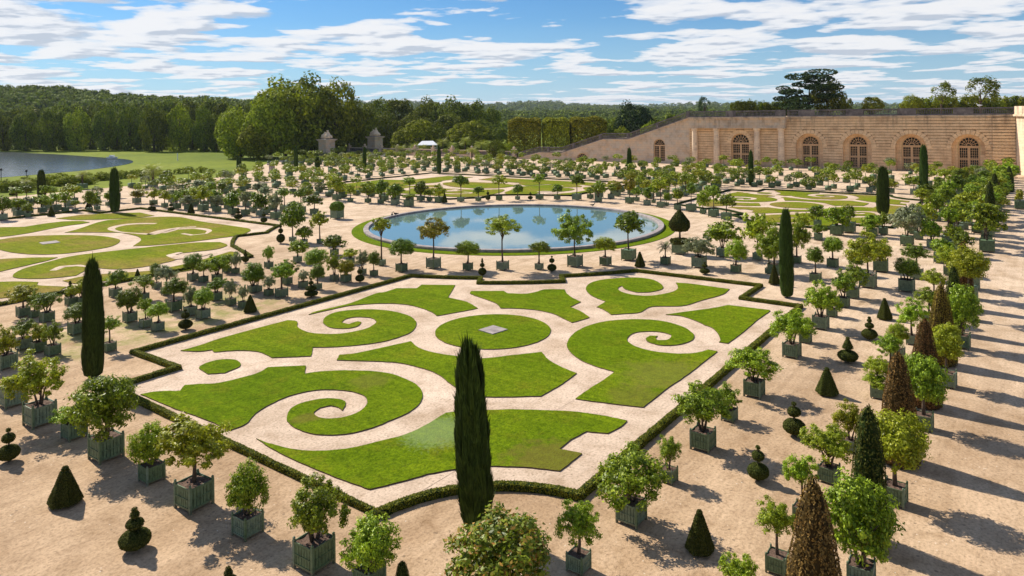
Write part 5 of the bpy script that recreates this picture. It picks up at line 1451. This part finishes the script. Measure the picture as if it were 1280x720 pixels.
# ================================================================ hills and distant forest
def hills():
    xs = np.linspace(-1.15, 1.3, 90); ys = [430, 520, 620, 760, 950, 1200, 1600, 2200, 3000, 4200, 6000]
    rng = np.random.default_rng(3)
    left = [(-200, 100), (0, 108), (60, 109), (112, 113), (150, 119), (200, 121), (300, 124), (420, 126), (560, 127), (640, 127.5), (700, 128), (730, 131), (800, 130), (900, 129.5), (1000, 131), (1300, 128), (1600, 128)]
    V = []
    for Y in ys:
        for r in xs:
            p = CX+FOC*r; g = RT*r*Y+FW*Y
            if Y <= 520: z = -.3
            else:
                line = interp(p, left)+ (1.2*math.sin(p*.03+Y)+.8*math.sin(p*.011*3+Y*.5)); far_z = 17-(line-hz(p))*Y/FOC
                k = {620: -.1, 760: .72, 950: 1.0, 1200: .35, 1600: .3, 2200: .38, 3000: .62, 4200: 1.0, 6000: .7}[Y]
                if p > 330: k *= {760: .0, 950: 0.02}.get(Y, 1)
                elif Y > 1000: k *= .5
                far_z -= {620: 9, 760: 8, 950: 8, 1200: 6}.get(Y, Y*3/899)
                z = -.3+(far_z)*max(k, 0)*(1 if far_z > 0 else 0)
            V.append((g[0], g[1], z))
    n = len(xs); F = [(j*n+i, j*n+i+1, (j+1)*n+i+1, (j+1)*n+i) for j in range(len(ys)-1) for i in range(n-1)]
    me = mesh_np('hills', V, F, 'hills', True); o = tag(link('hills', me), kind='structure')
    return np.array(V).reshape(len(ys), n, 3), xs, ys
HV, hx, hy = hills()
def hz_at(r, Y):
    j = min(max(np.searchsorted(hy, Y)-1, 0), len(hy)-2); t = (Y-hy[j])/(hy[j+1]-hy[j])
    a = np.interp(r, hx, HV[j, :, 2]); b = np.interp(r, hx, HV[j+1, :, 2]); return a+(b-a)*t
rng = np.random.default_rng(77); parts = []
base = [crown(120, .24, 9, .42, 300+q, inner=.1, lo=-.3) for q in range(5)]; bush = [crown(500, .11, 12, .38, 320+q, inner=.1, lo=-.3) for q in range(5)]
zones = [(-.80, -.30, 560, 980, 900, 7.5), (-.35, .3, 600, 1100, 620, 7.0), (-.1, .5, 1100, 2000, 700, 9), (-.3, .75, 2000, 4400, 1500, 13)]
for r0, r1, y0, y1, cnt, sz in zones:
    for _ in range(cnt):
        r = rng.uniform(r0, r1); Y = y0+(y1-y0)*rng.random()**.8
        g = RT*r*Y+FW*Y
        if math.sin(g[0]*.004+1)+math.sin(g[1]*.0053)+rng.normal(0, .3) > 1.25 and Y > 1000: continue
        v, f = base[rng.integers(0, 5)]; s = sz*rng.uniform(.7, 1.35)
        parts.append((v*[s, s, s*.85]+[g[0], g[1], hz_at(r, Y)+s*.45], f))
v, f = merge(parts); tag(link('distant_forest', mesh_np('distant_forest', v, f, 'forest')), 'far-off forest covering the low hills on the horizon', 'forest', kind='stuff')

# reeds and bushes along the near shore of the lake
rng = np.random.default_rng(5); parts = []
for x0, y0, x1, y1 in ((10, 237, 70, 231), (60, 230, 130, 225), (0, 240, 40, 237), (120, 226, 190, 219), (180, 220, 260, 215), (70, 233, 120, 230)):
    for k in range(9):
        t = (k+rng.random())/9; p = at(x0+(x1-x0)*t, y0+(y1-y0)*t); b = bush[rng.integers(0, 5)]; s = rng.uniform(1.0, 1.9); parts.append((b[0]*[s*1.5, s*1.5, s]+[p[0], p[1], s*.5], b[1]))
v, f = merge(parts); tag(link('shore_bushes', mesh_np('shore_bushes', v, f, 'forest_light')), 'low yellowish shrubs along the near shore of the lake', 'shrubs', kind='stuff')

# small things
g = at(140, 199); t = empty('rowing_boat', (g[0], g[1], .03), YAW+R(80), 'small white boat at the right end of the lake', 'boat')
m = MB(); prof_ = [(-2.6, .35, .5), (-1.6, .8, .2), (0, .95, .12), (1.6, .75, .2), (2.8, .05, .7)]; vs = []; fs = []
for x_, w_, z_ in prof_: vs += [(x_, -w_, .95), (x_, -w_*.6, z_), (x_, w_*.6, z_), (x_, w_, .95)]
for i in range(4):
    for j in range(3): fs.append((i*4+j, i*4+j+1, (i+1)*4+j+1, (i+1)*4+j))
fs.append((0, 3, 2, 1)); m.add(vs, fs); m.build('hull', 'white_paint', t)
m = MB(); m.box(-.9, .9, -.7, .7, .95, 1.7); m.build('cabin', 'white_paint', t)
for px_, yb, yt, lb in ((1.5, 231, 210, 'thin dark lamp post at the left edge before the lake'), (33, 224, 212, 'short dark lamp post before the lake')):
    g = at(px_, yb); h = zat(px_, yt, depth(g)); t = empty('lamp_post', (g[0], g[1], 0), 0, lb, 'lamp post', 'lamp posts by the lake')
    m = MB(); m.lathe([(.25, 0), (.22, .4), (.10, .6), (.08, h-.8)], n=8); m.build('post', 'dark_iron', t)
    m = MB(); m.lathe([(.1, 0), (.28, .15), (.32, .6), (.05, .8)], 0, 0, 8, h-.8); m.build('lantern', 'dark_iron', t)
g = at(222, 200.5); h = zat(222, 192, depth(g)); m = MB(); m.lathe([(.3, 0), (.22, .3), (.2, h), (.05, h+.2)], n=8)
tag(m.build('white_post', 'white_paint', None, (g[0], g[1], 0)), 'short white marker post standing on the bright meadow', 'post')
# railings at the far left beside the lake
m = MB()
for k in range(16):
    a = at(-2+k*3, 233.5-k*.25); m.box(a[0]-.06, a[0]+.06, a[1]-.06, a[1]+.06, 0, 1.1)
a, b = at(-2, 233.5), at(43, 229.7); m.tube([(*a, 1.05), (*b, 1.05)], [.06, .06], 5); m.tube([(*a, .55), (*b, .55)], [.05, .05], 5)
tag(m.build('railing', 'dark_iron'), 'low dark railing at the far left before the lake', 'railing')
def bird(px_, yb, z, s, mt, lb):
    g = at(px_, yb, z) if z < 10 else (WX-.1, swall(px_)); t = empty('bird', (g[0], g[1], z), random.uniform(0, 6), lb, 'bird')
    m = MB(); m.tube([(-s*1.3, 0, s*.9), (-s*.6, 0, s*.8), (0, 0, s*.75), (s*.5, 0, s*.95), (s*.7, 0, s*1.4), (s*.85, 0, s*1.55), (s*1.15, 0, s*1.5)], [s*.08, s*.28, s*.42, s*.32, s*.16, s*.18, s*.03], 8); m.build('body', mt, t, smooth=True)
    m = MB(); m.tube([(0, s*.15, 0), (0, s*.15, s*.5)], [s*.04, s*.04], 5); m.tube([(0, -s*.15, 0), (0, -s*.15, s*.5)], [s*.04, s*.04], 5); m.build('legs', mt, t)
bird(490, 270.5, .42, .42, 'dark_feather', 'dark bird on the left part of the pool rim'); bird(494.5, 269.5, .42, .42, 'dark_feather', 'second dark bird on the pool rim, just right of the other')
bird(741, 258.3, .42, .4, 'dark_feather', 'small bird on the far part of the pool rim, right of the middle')
bird(1224, 134, 17.46, .6, 'white_paint', 'white bird perched on the roof balustrade near its right end')

# ================================================================ light, sky, haze, camera
SUN_EL = R(41)
v_r, v_f = math.sin(R(132)), math.cos(R(132))                        # direction the shadows fall (right, forward)
sd = RT*v_r+FW*v_f; to_sun = Vector((-sd[0]*math.cos(SUN_EL), -sd[1]*math.cos(SUN_EL), math.sin(SUN_EL)))
ld = bpy.data.lights.new('sun', 'SUN'); ld.energy = 4.7; ld.angle = R(.53); ld.color = (1, .93, .81)
lo_ = bpy.data.objects.new('sun', ld); COL.objects.link(lo_); lo_.rotation_euler = to_sun.to_track_quat('Z', 'Y').to_euler(); lo_.location = (0, 0, 60)
w = bpy.data.worlds.new('World'); scene.world = w; w.use_nodes = True; nt = w.node_tree; nt.nodes.clear(); n = N(nt)
sky = n('ShaderNodeTexSky'); sky.sky_type = 'NISHITA'; sky.sun_disc = False; sky.sun_elevation = SUN_EL; sky.sun_rotation = math.atan2(to_sun.x, to_sun.y)
sky.air_density = 1.0; sky.dust_density = .4; sky.ozone_density = 1.6
tc = n('ShaderNodeTexCoord').outputs['Generated']; sp = n('ShaderNodeSeparateXYZ'); n.link(tc, sp.inputs[0])
# cloud deck: the view direction meets a flat layer, so clouds get smaller and flatter towards the horizon
zc = n.math('ADD', n.math('MAXIMUM', sp.outputs[2], 0.0), .055)
rot = n('ShaderNodeMapping'); rot.inputs['Rotation'].default_value = (0, 0, -YAW); n.link(tc, rot.inputs[0]); sp2 = n('ShaderNodeSeparateXYZ'); n.link(rot.outputs[0], sp2.inputs[0])
cb = n('ShaderNodeCombineXYZ'); n.link(n.math('DIVIDE', sp2.outputs[0], zc), cb.inputs[0]); n.link(n.math('DIVIDE', sp2.outputs[1], zc), cb.inputs[1])
def clouds(off_):
    mp = n('ShaderNodeMapping'); mp.inputs['Location'].default_value = off_; mp.inputs['Scale'].default_value = (1.0, .9, 1); n.link(cb.outputs[0], mp.inputs[0])
    a = n.noise(mp.outputs[0], 1.25, 9, .52, .1); b = n.noise(mp.outputs[0], .26, 2, .5)
    return n.math('ADD', n.math('MULTIPLY', a, .70), n.math('MULTIPLY', b, .36))
CO = (80.2, -44.4, 0)
d0 = clouds(CO); d1 = clouds((CO[0]-.16, CO[1]+.03, 0))
cov = n.ramp(d0, [(.514, 0), (.535, .75), (.57, 1)])
under = n.ramp(n.math('SUBTRACT', d0, d1), [(.44, .0), (.53, 1)])     # sides turned to the sun against undersides
lit = n.math('ADD', n.math('MULTIPLY', n.math('SUBTRACT', d0, d1), 9.0), .70)
cl = n.ramp(lit, [(.30, (.60, .66, .75)), (.62, (.93, .95, .98)), (.95, (1.0, 1.0, 1.0))])
gain = n.mix(1, cl, (6.1, 6.1, 6.2), 'MULTIPLY')
skyc = n.mix(1, sky.outputs[0], (.22, .45, .68), 'MULTIPLY')
# towards the horizon the gaps between clouds turn milky
hzn = n.ramp(sp.outputs[2], [(0, .75), (.06, .42), (.13, .10), (.2, 0)])
skyc = n.mix(hzn, skyc, (3.6, 4.9, 6.0))
cov = n.math('MULTIPLY', cov, n.ramp(sp.outputs[2], [(.17, 1), (.42, .25)]))   # the deck is broken overhead, banked up towards the horizon
mixc = n.mix(n.math('MULTIPLY', cov, .95), skyc, gain)
bg = n('ShaderNodeBackground'); n.link(mixc, bg.inputs[0]); bg.inputs[1].default_value = .108
wo = n('ShaderNodeOutputWorld'); n.link(bg.outputs[0], wo.inputs[0])

hm, nt = mat('haze'); n2 = N(nt); pvn = n2('ShaderNodeVolumePrincipled'); pvn.inputs['Color'].default_value = (.72, .82, .95, 1); pvn.inputs['Density'].default_value = .00004; pvn.inputs['Anisotropy'].default_value = .2
ho = n2('ShaderNodeOutputMaterial'); n2.link(pvn.outputs[0], ho.inputs['Volume']); M['haze'] = hm
if HAZE:
    m = MB(); m.box(-1000, 9100, -7100, 9100, -9, 175); tag(m.build('haze', 'haze'), kind='stuff')

cam = bpy.data.cameras.new('camera'); co = bpy.data.objects.new('camera', cam); COL.objects.link(co)
cam.sensor_width = 36; cam.lens = FOC/1280*36; cam.shift_y = -(360-CY)/1280; cam.clip_end = 20000; cam.clip_start = .3
F3 = Vector((FW[0], FW[1], 0)); R3 = Vector((RT[0], RT[1], 0)); U3 = Vector((0, 0, 1))
a = -ROLL; Rr = R3*math.cos(a)-U3*math.sin(a); Ur = R3*math.sin(a)+U3*math.cos(a)
mt_ = Matrix((( Rr.x, Ur.x, -F3.x, 0), (Rr.y, Ur.y, -F3.y, 0), (Rr.z, Ur.z, -F3.z, CAMH), (0, 0, 0, 1)))
co.matrix_world = mt_; scene.camera = co
scene.render.engine = 'CYCLES'
scene.view_settings.view_transform = 'Standard'; scene.view_settings.look = 'None'; scene.view_settings.exposure = 0.5; scene.view_settings.gamma = 1
scene.cycles.volume_bounces = 0; scene.cycles.max_bounces = 6; scene.cycles.diffuse_bounces = 3; scene.cycles.transparent_max_bounces = 4
